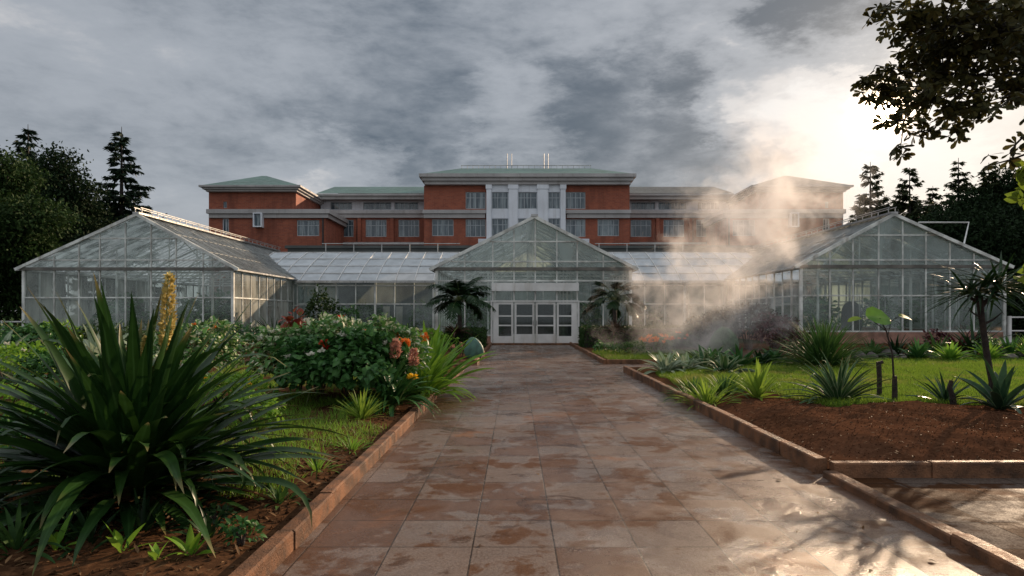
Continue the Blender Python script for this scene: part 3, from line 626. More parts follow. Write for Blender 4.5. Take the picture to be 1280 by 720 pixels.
# ---------------------------------------------------------------- greenhouses
def jit_quad(mb,a,b,c,d,amt=.006):
    n=(Vector(b)-Vector(a)).cross(Vector(d)-Vector(a)).normalized(); amt*=1.8; t1=random.uniform(-amt,amt); t2=random.uniform(-amt,amt)
    o=[-t1-t2,t1-t2,t1+t2,-t1+t2]
    mb.quad(*[tuple(Vector(p)+n*o[i]) for i,p in enumerate((a,b,c,d))])
def gable_house(label,x0,x1,xa,y0,y1,ze,za,mull,zmid,zsill,gr1,gr2,side_to,side_step=1.18,door=None,walk=True,inner_side=1,truss=True):
    t=empty('greenhouse',((x0+x1)/2,y0,0),label,'greenhouse')
    L=Vector(t.location)
    def bd(mb,name,mat,par=None,sm=False):
        o=mb.build(name,mat,par or t,sm)
        if par is None: o.location=-L
        return o
    def rake(x): return ze+(za-ze)*((x-x0)/(xa-x0) if x<xa else (x1-x)/(x1-xa))
    # base wall
    b=MB(); bw=.16
    if door is None: b.box(x0-.04,x1+.04,y0-.05,y0+bw,-.02,zsill)
    else: b.box(x0-.04,door[0]-.03,y0-.05,y0+bw,-.02,zsill); b.box(door[1]+.03,x1+.04,y0-.05,y0+bw,-.02,zsill)
    b.box(x0-.04,x0+bw,y0+bw+.003,y1,-.02,zsill); b.box(x1-bw,x1+.04,y0+bw+.003,y1,-.02,zsill); bd(b,'base_wall',M['brick_low'])
    fl=MB(); fl.box(x0+.2,x1-.2,y0+.2,y1-.15,-.01,.03); bd(fl,'floor',M['slab'])
    # gable frame
    f=MB(); fd=MB()
    for x in (x0,x1): f.box(x-.07,x+.07,y0-.07,y0+.07,0,ze)
    for x in mull:
        lo=zsill if not(door and door[0]-.01<x<door[1]+.01) else (0 if (abs(x-door[0])<.1 or abs(x-door[1])<.1) else door[2])
        f.box(x-.032,x+.032,y0-.04,y0+.04,lo,rake(x)-.05)
        if (not door) and random.random()<.35: f.box(x+.35,x+.38,y0+.05,y0+.07,zsill,zmid)
    segs=[(x0+.07,x1-.07)] if not door else [(x0+.07,door[0]-.035),(door[1]+.035,x1-.07)]
    for a,b_ in segs: f.box(a,b_,y0-.052,y0+.052,zsill,zsill+.07)
    for z in (zmid if isinstance(zmid,(list,tuple)) else [zmid]):
        for a,b_ in (segs if z<2.9 else [(x0+.07,x1-.07)]): f.box(a,b_,y0-.055,y0+.045,z-.035,z+.035)
    fd.box(x0-.15,x1+.15,y0-.14,y0+.1,ze-.09,ze+.07)
    for z in (gr1,gr2):
        xa0=x0+(xa-x0)*(z-ze)/(za-ze); xb0=x1-(x1-xa)*(z-ze)/(za-ze); f.box(xa0,xb0,y0-.05,y0+.045,z-.035,z+.035)
    bd(fd,'eave_beam',M['frame_dark'])
    bd(f,'gable_frame',M['frame'])
    rk=MB(); yo=y0-.16
    rk.bar((x0-.35,yo,ze-.05),(xa,yo,za+.06),.12,.15); rk.bar((x1+.35,yo,ze-.05),(xa,yo-.003,za+.06),.12,.15); bd(rk,'rake_board',M['frame'])
    # gable glass
    gg=MB(); xs=[x0]+sorted(mull)+[x1]; zms=[zsill]+sorted(zmid if isinstance(zmid,(list,tuple)) else [zmid])+[ze]
    for i in range(len(xs)-1):
        a,b_=xs[i],xs[i+1]
        ind=door and a>door[0]-.05 and b_<door[1]+.05
        for j in range(len(zms)-1):
            if ind and zms[j+1]<door[2]+.3 : continue
            zlo=max(zms[j],door[2]+.0) if ind else zms[j]
            jit_quad(gg,(a,y0,zlo),(b_,y0,zlo),(b_,y0,zms[j+1]),(a,y0,zms[j+1]))
    bd(gg,'wall_glazing',M['glass'])
    gg=MB()
    for i in range(len(xs)-1):
        a,b_=xs[i],xs[i+1]; brk=[a,b_] if not(a<xa<b_) else [a,xa,b_]
        for u,v in zip(brk[:-1],brk[1:]):
            jit_quad(gg,(u,y0,ze),(v,y0,ze),(v,y0,rake(v)),(u,y0,rake(u))) if abs(rake(u)-ze)>.01 and abs(rake(v)-ze)>.01 else gg.poly([(u,y0,ze),(v,y0,ze),(v,y0,rake(v))] if rake(u)-ze<.01 else [(u,y0,ze),(v,y0,ze),(u,y0,rake(u))])
    bd(gg,'gable_glazing',M['glass_gable'])
    # sides
    for sx,x in ((0,x0),(1,x1)):
        yend=side_to[sx]
        f=MB(); gz_=MB(); n=max(2,round((yend-y0)/side_step)); zm=zmid[0] if isinstance(zmid,(list,tuple)) else zmid
        ys=[y0+(yend-y0)*k/n for k in range(n+1)]
        for y in ys[1:]: f.box(x-.035,x+.035,y-.032,y+.032,zsill,ze)
        f.box(x-.05,x+.05,y0+.07,yend,zsill,zsill+.07); f.box(x-.045,x+.045,y0+.07,yend,zm-.035,zm+.035); f.box(x-.07,x+.07,y0+.1,yend,ze-.1,ze+.02)
        for a,b_ in zip(ys[:-1],ys[1:]):
            jit_quad(gz_,(x,a,zsill),(x,b_,zsill),(x,b_,zm),(x,a,zm)); jit_quad(gz_,(x,a,zm),(x,b_,zm),(x,b_,ze),(x,a,ze))
        bd(f,'side_frame',M['frame']); bd(gz_,'side_glazing',M['glass_side'])
        gt=MB(); xo=x+(-.22 if sx==0 else .22); gt.box(xo-.09,xo+.09,y0-.2,y1,ze-.10,ze-.02); bd(gt,'gutter',M['rail'])
    # roof
    rf=MB(); rg_=MB(); n=max(3,round((y1-y0)/.62)); ys=[y0-.16+(y1-y0+.16)*k/n for k in range(n+1)]
    for sx,xe in ((-1,x0-.22),(1,x1+.22)):
        A=Vector((xe,0,ze-.02)); B=Vector((xa,0,za+.03)); m=3
        for k,y in enumerate(ys): rf.bar(A+Vector((0,y,.03)),B+Vector((0,y,.03)),.035,.05,up=(0,1,0))
        for j in range(1,m): P=A.lerp(B,j/m); rf.bar(P+Vector((0,ys[0],.02)),P+Vector((0,ys[-1],.02)),.03,.03)
        for k in range(n):
            for j in range(m):
                P=A.lerp(B,j/m); Q=A.lerp(B,(j+1)/m)
                jit_quad(rg_,P+Vector((0,ys[k],0)),P+Vector((0,ys[k+1],0)),Q+Vector((0,ys[k+1],0)),Q+Vector((0,ys[k],0)),.004)
    bd(rf,'roof_frame',M['roof_bar']); bd(rg_,'roof_glazing',M['glass_roof'])
    rd=MB(); rd.bar((xa,y0-.25,za+.13),(xa,y1,za+.13),.34,.10); bd(rd,'ridge_cap',M['rail'])
    if walk:
        rr=MB(); k=0
        for sx in (-.17,.17):
            for y in np.arange(y0,y1,1.6): rr.box(xa+sx-.018,xa+sx+.018,y,y+.036,za+.18,za+.42)
            rr.bar((xa+sx,y0-.1,za+.43),(xa+sx,y1,za+.43),.035,.035)
        bd(rr,'ridge_railing',M['rail'])
    # back gable: glazed wall, same outline
    bk=MB(); bk.poly([(x0,y1,0),(x1,y1,0),(x1,y1,ze),(xa,y1,za),(x0,y1,ze)]); bd(bk,'rear_glazing',M['glass_back'])
    bf=MB()
    for k in range(9): x=x0+(x1-x0)*k/8; bf.box(x-.04,x+.04,y1-.1,y1-.02,0,rake(x) if 0<k<8 else ze)
    bf.box(x0,x1,y1-.12,y1-.03,ze-.06,ze+.06); bf.box(x0,x1,y1-.12,y1-.03,2.2,2.3); bd(bf,'rear_frame',M['frame'])
    if truss:
        y=y0+3.2
        while y<y1-1:
            tr=MB(); tr.bar((x0,y,ze),(x1,y,ze),.07,.09); tr.bar((x0,y,ze),(xa,y,za-.05),.07,.09); tr.bar((x1,y,ze),(xa,y,za-.05),.07,.09); tr.bar((xa,y,ze),(xa,y,za),.05)
            for s in (-1,1):
                xe=x0 if s<0 else x1; m1=xa+(xe-xa)*.5; tr.bar((m1,y,ze),(m1,y,ze+(za-ze)*.5),.045); tr.bar((m1,y,ze),(xa,y,za-.1),.045); tr.bar((m1,y,ze+(za-ze)*.48),((m1+xe)/2,y,ze),.045)
                cx=xa+(xe-xa)*.5; tr.box(cx-.05,cx+.05,y-.05,y+.05,0,ze)
            bd(tr,'roof_truss',M['frame']); y+=3.4
    return t,bd
M['glass_back']=mat_glazing('rear_glass',(.8,.9,.85),.42,(.50,.58,.52),.1,.85,.6)
# left
Yl=35.8
lm=[gx(p_,Yl) for p_ in (68,99,125,157,189,220,254)]
lefth,lb=gable_house('wide glass greenhouse at the far left, its lit side wall facing the entrance',gx(30,Yl),gx(291,Yl),gx(173,Yl),Yl,57,gz(336,Yl),gz(270,Yl),lm,gz(372,Yl),.42,gz(325,Yl),gz(298,Yl),(57,45.6))
Yr=34.
rm=[gx(p_,Yr) for p_ in (1037,1066,1098,1128,1157,1187,1217)]
righth,rb=gable_house('wide glass greenhouse at the far right of the row, behind the lawn',gx(1001,Yr),gx(1255,Yr),gx(1115,Yr),Yr,56,gz(333,Yr),gz(270,Yr),rm,gz(369.5,Yr),.62,gz(325,Yr),gz(294,Yr),(45.6,56))
pp=MB(); pp.tube([(gx(1148,40),40,gz(278,40)),(gx(1211,40),40,gz(278,40)),(gx(1204,38),38,gz(309,38))],.05,6); rb(pp,'roof_pipe',M['white'])
ap=MB(); ax=gx(1065,34.5); pts=[(ax-.5,34.5,.6),(ax+.5,34.5,.6)]+[(ax+.5*math.cos(a),34.5,1.55+.62*math.sin(a)) for a in np.linspace(0,math.pi,12)]
ap.poly(pts); n0=len(ap.v); ap.poly([(x,34.6,z) for x,_,z in pts][::-1]); rb(ap,'arched_panel',M['dark'])
Ycn=34.; cm=[gx(p_,Ycn) for p_ in (581,616,642.5,669,696,721.5,754)]
dx0,dx1=cm[1],cm[5]
midh,cb_=gable_house('small gabled glass entrance house with white double doors at the end of the path',gx(546,Ycn),gx(788,Ycn),gx(668,Ycn),Ycn,52,gz(336,Ycn),gz(273,Ycn),cm,[gz(377,Ycn),gz(351,Ycn)],.42,gz(327,Ycn),gz(302,Ycn),(45.6,45.6),door=(dx0,dx1,2.12),walk=False)
q=MB(); q.box(dx0-.05,dx1+.05,Ycn-.35,Ycn-.06,gz(364,Ycn),gz(354,Ycn)); cb_(q,'door_lintel',M['white'])
q=MB(); q.box(dx0-.10,dx1+.10,Ycn-.10,Ycn-.058,2.12,2.20); q.box(dx0-.1,dx0-.036,Ycn-.09,Ycn+.05,0,2.12); q.box(dx1+.036,dx1+.1,Ycn-.09,Ycn+.05,0,2.12)
for x in cm[1:6]: q.box(x-.03,x+.03,Ycn-.09,Ycn-.043,2.2,gz(365,Ycn))
cb_(q,'door_frame',M['white'])
q=MB(); q.box(dx0-.25,dx1+.25,Ycn-.5,Ycn+.3,.004,.07); cb_(q,'threshold',M['kerb'])
dw=(dx1-dx0)/4
for i in range(4):
    a=dx0+dw*i+.03; b_=dx0+dw*(i+1)-.03; y=Ycn-.03; f=MB(); st=.10
    l=a+(.26 if i==0 else st); r_=b_-(.26 if i==3 else st)
    f.box(a,l,y-.025,y+.025,.08,2.1); f.box(r_,b_,y-.025,y+.025,.08,2.1); f.box(l,r_,y-.025,y+.025,2.0,2.1); f.box(l,r_,y-.025,y+.025,.08,.42 if i in(0,3) else .52)
    for z in (.95,1.42): f.box(l,r_,y-.02,y+.02,z-.035,z+.035)
    d=cb_(f,'door',M['white']); gp_=MB(); gp_.box(l-.01,r_+.01,y-.004,y+.004,.4,2.02)
    cb_(gp_,'door_pane',M['glass_door']) if 'glass_door' in M else None
    M.setdefault('glass_door',mat_glazing('door_glass',(.5,.55,.55),.10,(.25,.28,.28),.05,.6))
    if i==0: cb_(gp_,'door_pane',M['glass_door'])
    for o in list(t_ for t_ in bpy.data.objects if t_.name.startswith('door_pane') and t_.parent==midh): o.parent=d; o.location=(0,0,0)
    if i in(1,2):
        hx=b_-.05 if i==1 else a+.05; h_=MB(); h_.tube([(hx,y-.03,.95),(hx,y-.07,.97),(hx,y-.07,1.18),(hx,y-.03,1.2)],.011,6); ho=h_.build('handle',M['dark'],d)

# connecting wings with curved roofs
def wing(label,x0,x1,yw=45.5,yb=56):
    t=empty('greenhouse_wing',((x0+x1)/2,yw,0),label,'greenhouse','low greenhouse wings beside the entrance house'); L=Vector(t.location)
    def bd(mb,name,mat):
        o=mb.build(name,mat,t); o.location=-L; return o
    ze=gz(351.5,yw); prof=[(yw-.25,ze),(46.3,4.27),(47.6,4.86),(49.3,5.5),(51.2,6.13)]; RX=(x0-3.6,x1) if x0<-8 else (x0,x1+3.4); nr=round((RX[1]-RX[0])/1.27); xr=[RX[0]+(RX[1]-RX[0])*k/nr for k in range(nr+1)]
    n=round((x1-x0)/1.27); xs=[x0+(x1-x0)*k/n for k in range(n+1)]
    b=MB(); b.box(x0,x1,yw-.1,yw+.12,0,.48); bd(b,'base_wall',M['brick_low'])
    fl=MB(); fl.box(x0+.05,x1-.05,yw+.15,yb-.02,-.01,.03); bd(fl,'floor',M['slab'])
    f=MB(); gm=MB(); zm=gz(380,yw)
    for k,x in enumerate(xs): w=.07 if k%3==1 else .032; f.box(x-w,x+w,yw-.045,yw+.045,.48,ze)
    f.box(x0,x1,yw-.05,yw+.05,.482,.56); f.box(x0,x1,yw-.055,yw+.055,zm-.035,zm+.035); f.box(x0,x1,yw-.06,yw+.06,ze-.32,ze-.25)
    for a,c in zip(xs[:-1],xs[1:]):
        jit_quad(gm,(a,yw,.48),(c,yw,.48),(c,yw,zm),(a,yw,zm)); jit_quad(gm,(a,yw,zm),(c,yw,zm),(c,yw,ze),(a,yw,ze))
    bd(f,'wall_frame',M['frame']); bd(gm,'wall_glazing',M['glass'])
    g_=MB(); g_.box(x0,x1,yw-.42,yw-.24,ze-.12,ze+.03); bd(g_,'gutter',M['rail'])
    rf=MB(); rg_=MB()
    for k,x in enumerate(xr):
        for (a,b_) in zip(prof[:-1],prof[1:]): rf.bar((x,a[0],a[1]+.03),(x,b_[0],b_[1]+.03),.045,.06)
    for (py,pz) in prof[1:]: rf.bar((RX[0],py,pz+.03),(RX[1],py,pz+.03),.05,.05)
    for a,c in zip(xr[:-1],xr[1:]):
        for (p1,p2) in zip(prof[:-1],prof[1:]): jit_quad(rg_,(a,p1[0],p1[1]),(c,p1[0],p1[1]),(c,p2[0],p2[1]),(a,p2[0],p2[1]),.004)
    rg_.quad((RX[0],51.2,6.13),(RX[1],51.2,6.13),(RX[1],yb,ze),(RX[0],yb,ze))
    bd(rf,'roof_frame',M['white']); bd(rg_,'roof_glazing',M['poly'])
    rr=MB(); 
    for x in np.arange(x0+.3,x1,2.1): rr.box(x-.03,x+.03,51.2,51.26,6.15,6.8)
    rr.bar((x0,51.23,6.82),(x1,51.23,6.82),.05,.05); bd(rr,'ridge_railing',M['rail'])
    bk=MB(); bk.box(x0,x1,yb,yb+.1,0,ze); bd(bk,'rear_wall',M['rearwall'])
    return t,bd
M['rearwall']=mat_solid('rear_wall_paint',(.18,.23,.22),.8,.4,.6)
lw,lwb=wing('low wing with white curved roof between the left greenhouse and the entrance',gx(291,Yl)+.3,gx(546,Ycn)-.25)
rw,rwb=wing('low wing with white curved roof between the entrance and the right greenhouse',gx(788,Ycn)+.25,gx(1001,Yr)-.3)
for px in (483,499):
    q=MB(); x=gx(px,47); q.box(x-.22,x+.22,47,47.05,.3,2.05); lwb(q,'inner_door_panel',M['curtain'])
# link building behind the wings: dark band seen over the ridge
lk=MB(); lk.box(-20,22,60,72,0,7.3); lk.box(-20.2,22.2,59.8,72.2,7.303,7.55)
T(lk.build('flat_annexe',M['roof_dark']),'low dark flat roofed annexe between the greenhouse wings and the brick hall','building')

# ---------------------------------------------------------------- plants
def gz_at(x,y):
    if x<-1.5 and y<18.85: return zl(x,y)
    if x>2.94 and 6.38<y<17.86: return zr(x,y)
    if y>20.5: return .07
    return 0.
def plant_root(name,x,y,label,cat,group=None): return empty(name,(x,y,gz_at(x,y)-.01),label,cat,group)
def rosette(name,x,y,label,mat,n,L,Wd,e0=5,e1=80,droop=.8,cat='plant',group=None,seed=0,**k):
    rg=np.random.default_rng(seed or int(x*100+y*1000+50000)%99991)
    V,Q,UV=blades(n,L,Wd,e0,e1,droop,rg,**k)
    o=link(name,np_mesh(name,V,Q,UV),mat); o.location=(x,y,gz_at(x,y)-.01); return T(o,label,cat,group)
def leafy(rg,n,rx,ry,rz,zc,size,tm=OVATE,shell=.55,out=.8,upb=.35):
    D=sphere_dirs(n,rg); D[:,2]=np.where(D[:,2]<-.35,-D[:,2],D[:,2])
    rad=rg.uniform(shell,1.,n)**.7
    lump=1+.16*np.sin(D[:,0]*5+rg.uniform(0,6))+.14*np.sin(D[:,1]*6+D[:,2]*4+rg.uniform(0,6))
    P=D*rad[:,None]*lump[:,None]*np.array([rx,ry,rz])+np.array([0,0,zc])
    LD=norm(D*out+rg.normal(0,.55,(n,3))+np.array([0,0,-.15])); U=norm(D*.5+np.array([0,0,1.])*upb*2+rg.normal(0,.35,(n,3)))
    return scatter(tm,P,LD,U,size*rg.uniform(.6,1.25,n))
def stems(rg,n,r,h,rad=.012):
    m=MB()
    for i in range(n):
        a=rg.uniform(0,6.28); q=rg.uniform(.3,1)*r; m.tube([(math.cos(a)*q*.15,math.sin(a)*q*.15,0),(math.cos(a)*q*.5,math.sin(a)*q*.5,h*.5),(math.cos(a)*q,math.sin(a)*q,h)],[rad,rad*.8,rad*.4],5)
    return m
def bush(name,x,y,label,mat,r,h,n,size,tm=OVATE,cat='shrub',group=None,flowers=None,ry=None,hint=.5):
    rg=np.random.default_rng(int(x*313+y*717+90000)%99991)
    t=plant_root(name,x,y,label,cat,group)
    V,Q,UV=leafy(rg,n,r,ry or r,h*.52,h*.5,size,tm); link('foliage',np_mesh('foliage',V,Q,UV),mat,t)
    stems(rg,max(3,int(5*r/.5)),r*.7,h*.75,.014).build('stem',M['bark'],t)
    for (fm,k,fs,tmm) in (flowers or []):
        for i in range(k):
            d=sphere_dirs(1,rg)[0]; d[2]=abs(d[2])*.8+.25; d=d/np.linalg.norm(d); d[1]=-abs(d[1]) if rg.random()<.75 else d[1]
            pos=d*np.array([r,ry or r,h*.52])*1.03+np.array([0,0,h*.5]); m_=14
            DD=sphere_dirs(m_,rg); DD[:,2]=abs(DD[:,2]); V,Q,UV=scatter(tmm,np.tile(pos,(m_,1)),DD,sphere_dirs(m_,rg),fs*rg.uniform(.7,1.2,m_)); link('flower',np_mesh('flower',V,Q,UV),fm,t)
    return t
def flower_cone(parent,pos,h,r,mat,n=240,seed=1,name='flower_spike',lean=(0,0)):
    rg=np.random.default_rng(seed); tt=rg.random(n); a=rg.uniform(0,6.28,n); rr=r*np.sin(np.pi*np.clip(tt*.88+.1,0,1))**.6*(1-.35*tt)
    P=np.column_stack([np.cos(a)*rr+lean[0]*tt,np.sin(a)*rr+lean[1]*tt,tt*h])+np.array(pos)
    D=norm(np.column_stack([np.cos(a),np.sin(a),rg.uniform(.2,1.3,n)])); U=sphere_dirs(n,rg)
    V,Q,UV=scatter(SIMPLE,P,D,U,r*rg.uniform(.6,1.3,n)); return link(name,np_mesh(name,V,Q,UV),mat,parent)

# the giant strap-leaved plant
gpx,gpy=-2.80,5.0
gt=plant_root('strap_leaf_plant',gpx,gpy,'huge dark strap leaved clump with a golden flower spike beside the near kerb','plant')
rg=np.random.default_rng(11)
parts=[blades(95,1.42,.135,14,82,.82,rg,r0=.34,fold=.22,segs=12,tipd=.08,z0=.12),
       blades(85,1.34,.125,12,60,.98,rg,r0=.34,fold=.22,segs=12,tipd=.05,z0=.3),
       blades(80,.95,.12,0,60,1.0,rg,r0=.36,fold=.3,segs=11,tipd=.2,z0=.08),
       blades(34,1.05,.12,30,70,1.9,rg,r0=.3,fold=.3,segs=11,tipd=.35,z0=.2),
       blades(26,1.6,.13,62,88,.35,rg,r0=.2,fold=.35,segs=12,z0=.1)]
V,Q,UV=merge(parts); link('foliage',np_mesh('foliage',V,Q,UV),LF['giant'],gt)
V,Q,UV=blades(26,.75,.07,-5,25,1.3,rg,r0=.4,fold=.5,segs=9,z0=.1); link('dead_leaves',np_mesh('dead_leaves',V,Q,UV),LF['litter'],gt)
for (dx,dy,z0_,z1_,r_,sd_) in ((.27,-.05,1.08,1.68,.034,3),(.03,.1,.93,1.22,.028,4)):
    s_=MB(); s_.tube([(dx*.3,dy*.3,0),(dx*.8,dy*.8,z0_*.6),(dx,dy,z0_)],[.02,.018,.014],8).tube([(dx,dy,z0_),(dx+.01,dy,z1_)],[.014,.004],6); so_=s_.build('flower_stalk',mat_solid('stalk_green',(.12,.16,.04),.5,.2,6) if 'stalk' not in M else M['stalk'],gt); M['stalk']=so_.data.materials[0]
    flower_cone(gt,(dx,dy,z0_),z1_-z0_,r_,LF['spike'],620,sd_,lean=(.02,0))

# sprouts by the near kerb
for i,(px,py,lab,n,L,Wd) in enumerate(((238,716,'bright green seedling with broad leaves under the huge clump',7,.20,.055),(152,720,'yellow green sprout at the bottom edge beneath the huge clump',5,.22,.05),(70,716,'lone pointed sprout in the near left corner',4,.22,.05),(195,728,'low curled leaf sprout between two seedlings at the front of the bed',5,.14,.05))):
    x,y=gp(px,py); rosette('seedling',x,y,lab,LF['bright'],n,L,Wd,25,75,.6,seed=30+i,r0=.02,stem=.3)
x,y=gp(312,698); bush('weed',x-.05,y,'small lacy green weed leaning on the near kerb',LF['shrub'],.10,.16,110,.045,OVATE,'weed')
x,y=gp(288,670); bush('weed',x-.1,y,'low dark weed in the mulch just inside the near kerb',LF['dark'],.12,.1,80,.05,OVATE,'weed')
for i,(px,py) in enumerate(((40,690),(100,640),(0,640))):
    x,y=gp(px,py); rosette('fern',x,y,['low dark fern in the shade at the near left corner','dark fern fronds half under the huge clump','dark fern at the left picture edge beside the clump'][i],LF['dark'],22,.45,.05,8,60,1.,'fern',seed=60+i)

for i,(px,py,n,L,m_,lab) in enumerate(((20,716,40,.34,'grassy','feathery green tuft in the very left bottom corner'),(112,702,26,.30,'dark','dark leaf tuft between the corner tuft and the seedlings'),(262,690,24,.24,'dark','small dark tuft between the bright seedling and the lacy weed'),(178,690,30,.3,'dark','dark tuft under the middle of the huge clump'),(60,668,40,.42,'grassy','leafy tuft half hidden under the left side of the huge clump'),(235,655,30,.36,'dark','dark tuft under the right side of the huge clump'),(395,600,40,.2,'grassd','bright low tuft in the mulch beside the left kerb'),(440,572,44,.2,'grassd','second bright low tuft by the left kerb, before the lime rosette'),(350,640,30,.16,'grassy','tiny tuft in the mulch inside the near kerb'))):
    x,y=gp(px,py); x=min(x,-1.62); rosette('low_tuft',x,y,lab,LF[m_],n,L,.032 if m_!='grassd' else .018,8,75,1.2,seed=200+i,r0=.14)
# mid left bed
bush('flowering_shrub',-2.55,10.55,'big rounded shrub with dark glossy leaves and cream patches beside the kerb',LF['shrub'],.98,1.08,4600,.115,BROAD,flowers=[(LF['white'],9,.07,OVATE)],ry=.95)
bush('variegated_shrub',-3.3,11.5,'loose variegated shrub with cream blotched leaves behind the dark glossy shrub',LF['varieg'],1.05,1.2,2600,.12,BROAD,flowers=[(LF['white'],6,.06,OVATE)])
bush('variegated_shrub',-2.1,11.3,'cream blotched shrub between pink flower plumes and the bright clump',LF['varieg'],.55,1.25,900,.11,BROAD)
t=rosette('drooping_clump',-1.86,10.15,'dark drooping leafy clump spilling over the kerb',LF['shrub'],120,.85,.085,15,85,1.9,seed=71,r0=.12,z0=.05)
rosette('pointed_palmlet',-2.02,9.0,'small lime green pointed rosette in front of the dark glossy shrub',LF['lime'],60,.42,.04,18,80,.35,seed=72,r0=.05)
# bright canna clump
rosette('broad_leaf_clump',-1.7,13.0,'bright green upright broad leaved clump behind the pink plumes',LF['canna'],60,1.35,.17,38,86,.9,seed=73,r0=.32,fold=.4)
rosette('broad_leaf_clump',-1.62,12.0,'low bright green arching clump hanging over the kerb',LF['bright'],110,.98,.10,16,80,1.5,seed=74,r0=.22,fold=.35)
rosette('broad_leaf_clump',-2.7,13.6,'tall green canna leaves under the red flower',LF['canna'],26,1.25,.17,50,86,.8,seed=75,r0=.3,fold=.4)
for i,(px,py,Y,hh,r_,m_,lab) in enumerate(((494,437,10.2,.26,.055,'pink','left one of the two big pink flower plumes in front of the bright clump'),(517,447,10.2,.24,.05,'pink','right one of the two big pink flower plumes'),(471,414,11.5,.2,.045,'pink','peach flower plume above the dark shrub'),(505,430,10.6,.12,.07,'orange','orange flower behind the pink plumes'),(427,404,12.6,.2,.07,'redp','bright red canna flower above the shrubs'),(493,419,11.2,.12,.06,'orange','small orange flower beside the peach plume'),(516,472,9.9,.05,.05,'yellowp','single yellow flower low on the dark shrub'),(452,418,10.6,.12,.05,'orange','orange flower on top of the dark shrub left of the peach plume'),(405,432,10.2,.12,.05,'redp','small red flower at the left end of the dark shrub'),(530,422,11.8,.14,.05,'orange','orange flower among the tall canna leaves'))):
    X=gx(px,Y); Zc=gz(py,Y); t=empty('flower',(X-.3,Y+.1,gz_at(X-.3,Y)),lab,'flower')
    s_=MB(); zb=Zc-hh/2-gz_at(X-.3,Y); s_.tube([(0,0,0),(.15,-.02,zb*.6),(.3,-.1,zb),(.3,-.1,zb+hh*.5)],[.012,.009,.007,.005],6); s_.build('stem',M['stalk'],t)
    flower_cone(t,(.3,-.1,zb),hh,r_,LF[m_],260 if m_=='pink' else 90,seed=80+i,name='flower_head')
for i,(x,y,r,h,m_,n,s,lab) in enumerate((
  (-3.75,11.9,.42,1.28,'red',420,.15,'red and green croton bush left of the red canna flower'),
  (-4.1,9.6,.6,.55,'bright',900,.08,'low vine like bush with small light leaves in front of the big shrub'),
  (-3.2,8.2,.42,.38,'bright',520,.07,'little light green bush above the grass'),
  (-5.6,10.2,.8,.7,'varieg',1000,.11,'mottled low shrub just behind the huge strap leaved clump'),
  (-7.3,11.2,.8,.75,'shrub',1300,.10,'curly dark leaved shrub at the left behind the clump'),
  (-9.3,12.5,.9,.8,'bright',1300,.10,'bright curly leaved shrub at the far left edge'),
  (-6.3,8.3,.7,.5,'bright',1100,.08,'low leafy mound left of the huge clump'),
  (-4.9,6.9,.5,.38,'shrub',700,.07,'dark low leafy mound at the left picture edge'),
  (-6.3,13.6,.8,1.15,'varieg',900,.15,'variegated bush between pale leaves and croton'),
  (-11.,15.5,1.,1.1,'shrub',1200,.13,'dark rounded shrub before the left greenhouse'),
  )):
    bush('leafy_bush',x,y,lab,LF[m_],r,h,n,s,OVATE if s<.13 else BROAD,flowers={3:[(LF['yellowp'],5,.05,SIMPLE),(LF['white'],5,.05,OVATE)],5:[(LF['white'],8,.06,OVATE)],8:[(LF['orange'],5,.06,SIMPLE)],1:[(LF['yellowp'],4,.035,SIMPLE)]}.get(i))
for i,(x,y,L,lab) in enumerate(((-9.3,15.2,1.4,'large pale leaved plant behind the leftmost blades'),(-7.7,14.6,1.35,'large pale leaved plant beside the golden spike'),(-10.8,14.2,1.3,'large pale leaved plant near the left edge'))):
    rosette('pale_leaf_plant',x,y,lab,LF['pale'],30,L,.24,25,80,1.5,seed=90+i,r0=.2,fold=.3,stem=.35,segs=9,group='pale big leaved plants before the left greenhouse')
rosette('cycad',gx(343,21),21,'dark spiky cycad rosette in front of the left greenhouse corner',LF['palm'],46,1.05,.06,12,70,.9,'cycad',seed=95,z0=.6,r0=.1)
rosette('grass_clump',gx(425,17.),17.,'light grassy clump beside the croton bush',LF['grassy'],60,.8,.035,30,80,1.2,seed=96)
bush('climbing_shrub',gx(402,40),40.,'leafy climbing shrub against the glass of the left wing',LF['tree'],1.1,2.7,900,.2)
bush('climbing_shrub',gx(437,41),41.,'shorter leafy shrub beside the white downpipe of the left wing',LF['shrub'],.7,1.9,400,.18)
bush('far_bush',gx(505,30),30.,'low green bush before the left wing',LF['hedge'],1.0,.9,600,.14)
bush('far_bush',gx(540,27),27.,'rounded green bush beside the left box hedge',LF['bright'],.8,.8,600,.13)
bush('far_bush',gx(470,26),26.,'broad low bush behind the red canna flower',LF['shrub'],1.2,1.0,700,.14)
# far left small shrubs along the greenhouse foot
for i,(px,Y,r,h,m_,lab) in enumerate(((10,24,1.2,1.1,'hedge','clipped dark bush at the left edge below the white railing'),(60,26,1.2,1.05,'bright','light bush below the left greenhouse corner'),(130,27,1.2,1.0,'hedge','dark bush below the middle of the left greenhouse'),(235,27,1.2,.95,'bright','light bush below the right half of the left greenhouse'),(300,28,1.1,1.0,'shrub','bush at the corner of the left greenhouse'),(385,29,1.0,1.0,'hedge','round bush between cycad and the left wing'))):
    bush('foot_bush',gx(px,Y),Y,lab,LF[m_],r,h,700,.15)
t=empty('yellow_flower_row',(gx(268,30),30,.07),'row of small yellow flowers before the left greenhouse','flowers')
rg=np.random.default_rng(5); P=np.column_stack([rg.uniform(-1.2,1.2,60),rg.uniform(-.3,.3,60),rg.uniform(.55,.8,60)]); V,Q,UV=scatter(SIMPLE,P,sphere_dirs(60,rg),sphere_dirs(60,rg),rg.uniform(.08,.16,60)); link('flower',np_mesh('flower',V,Q,UV),LF['yellowp'],t)
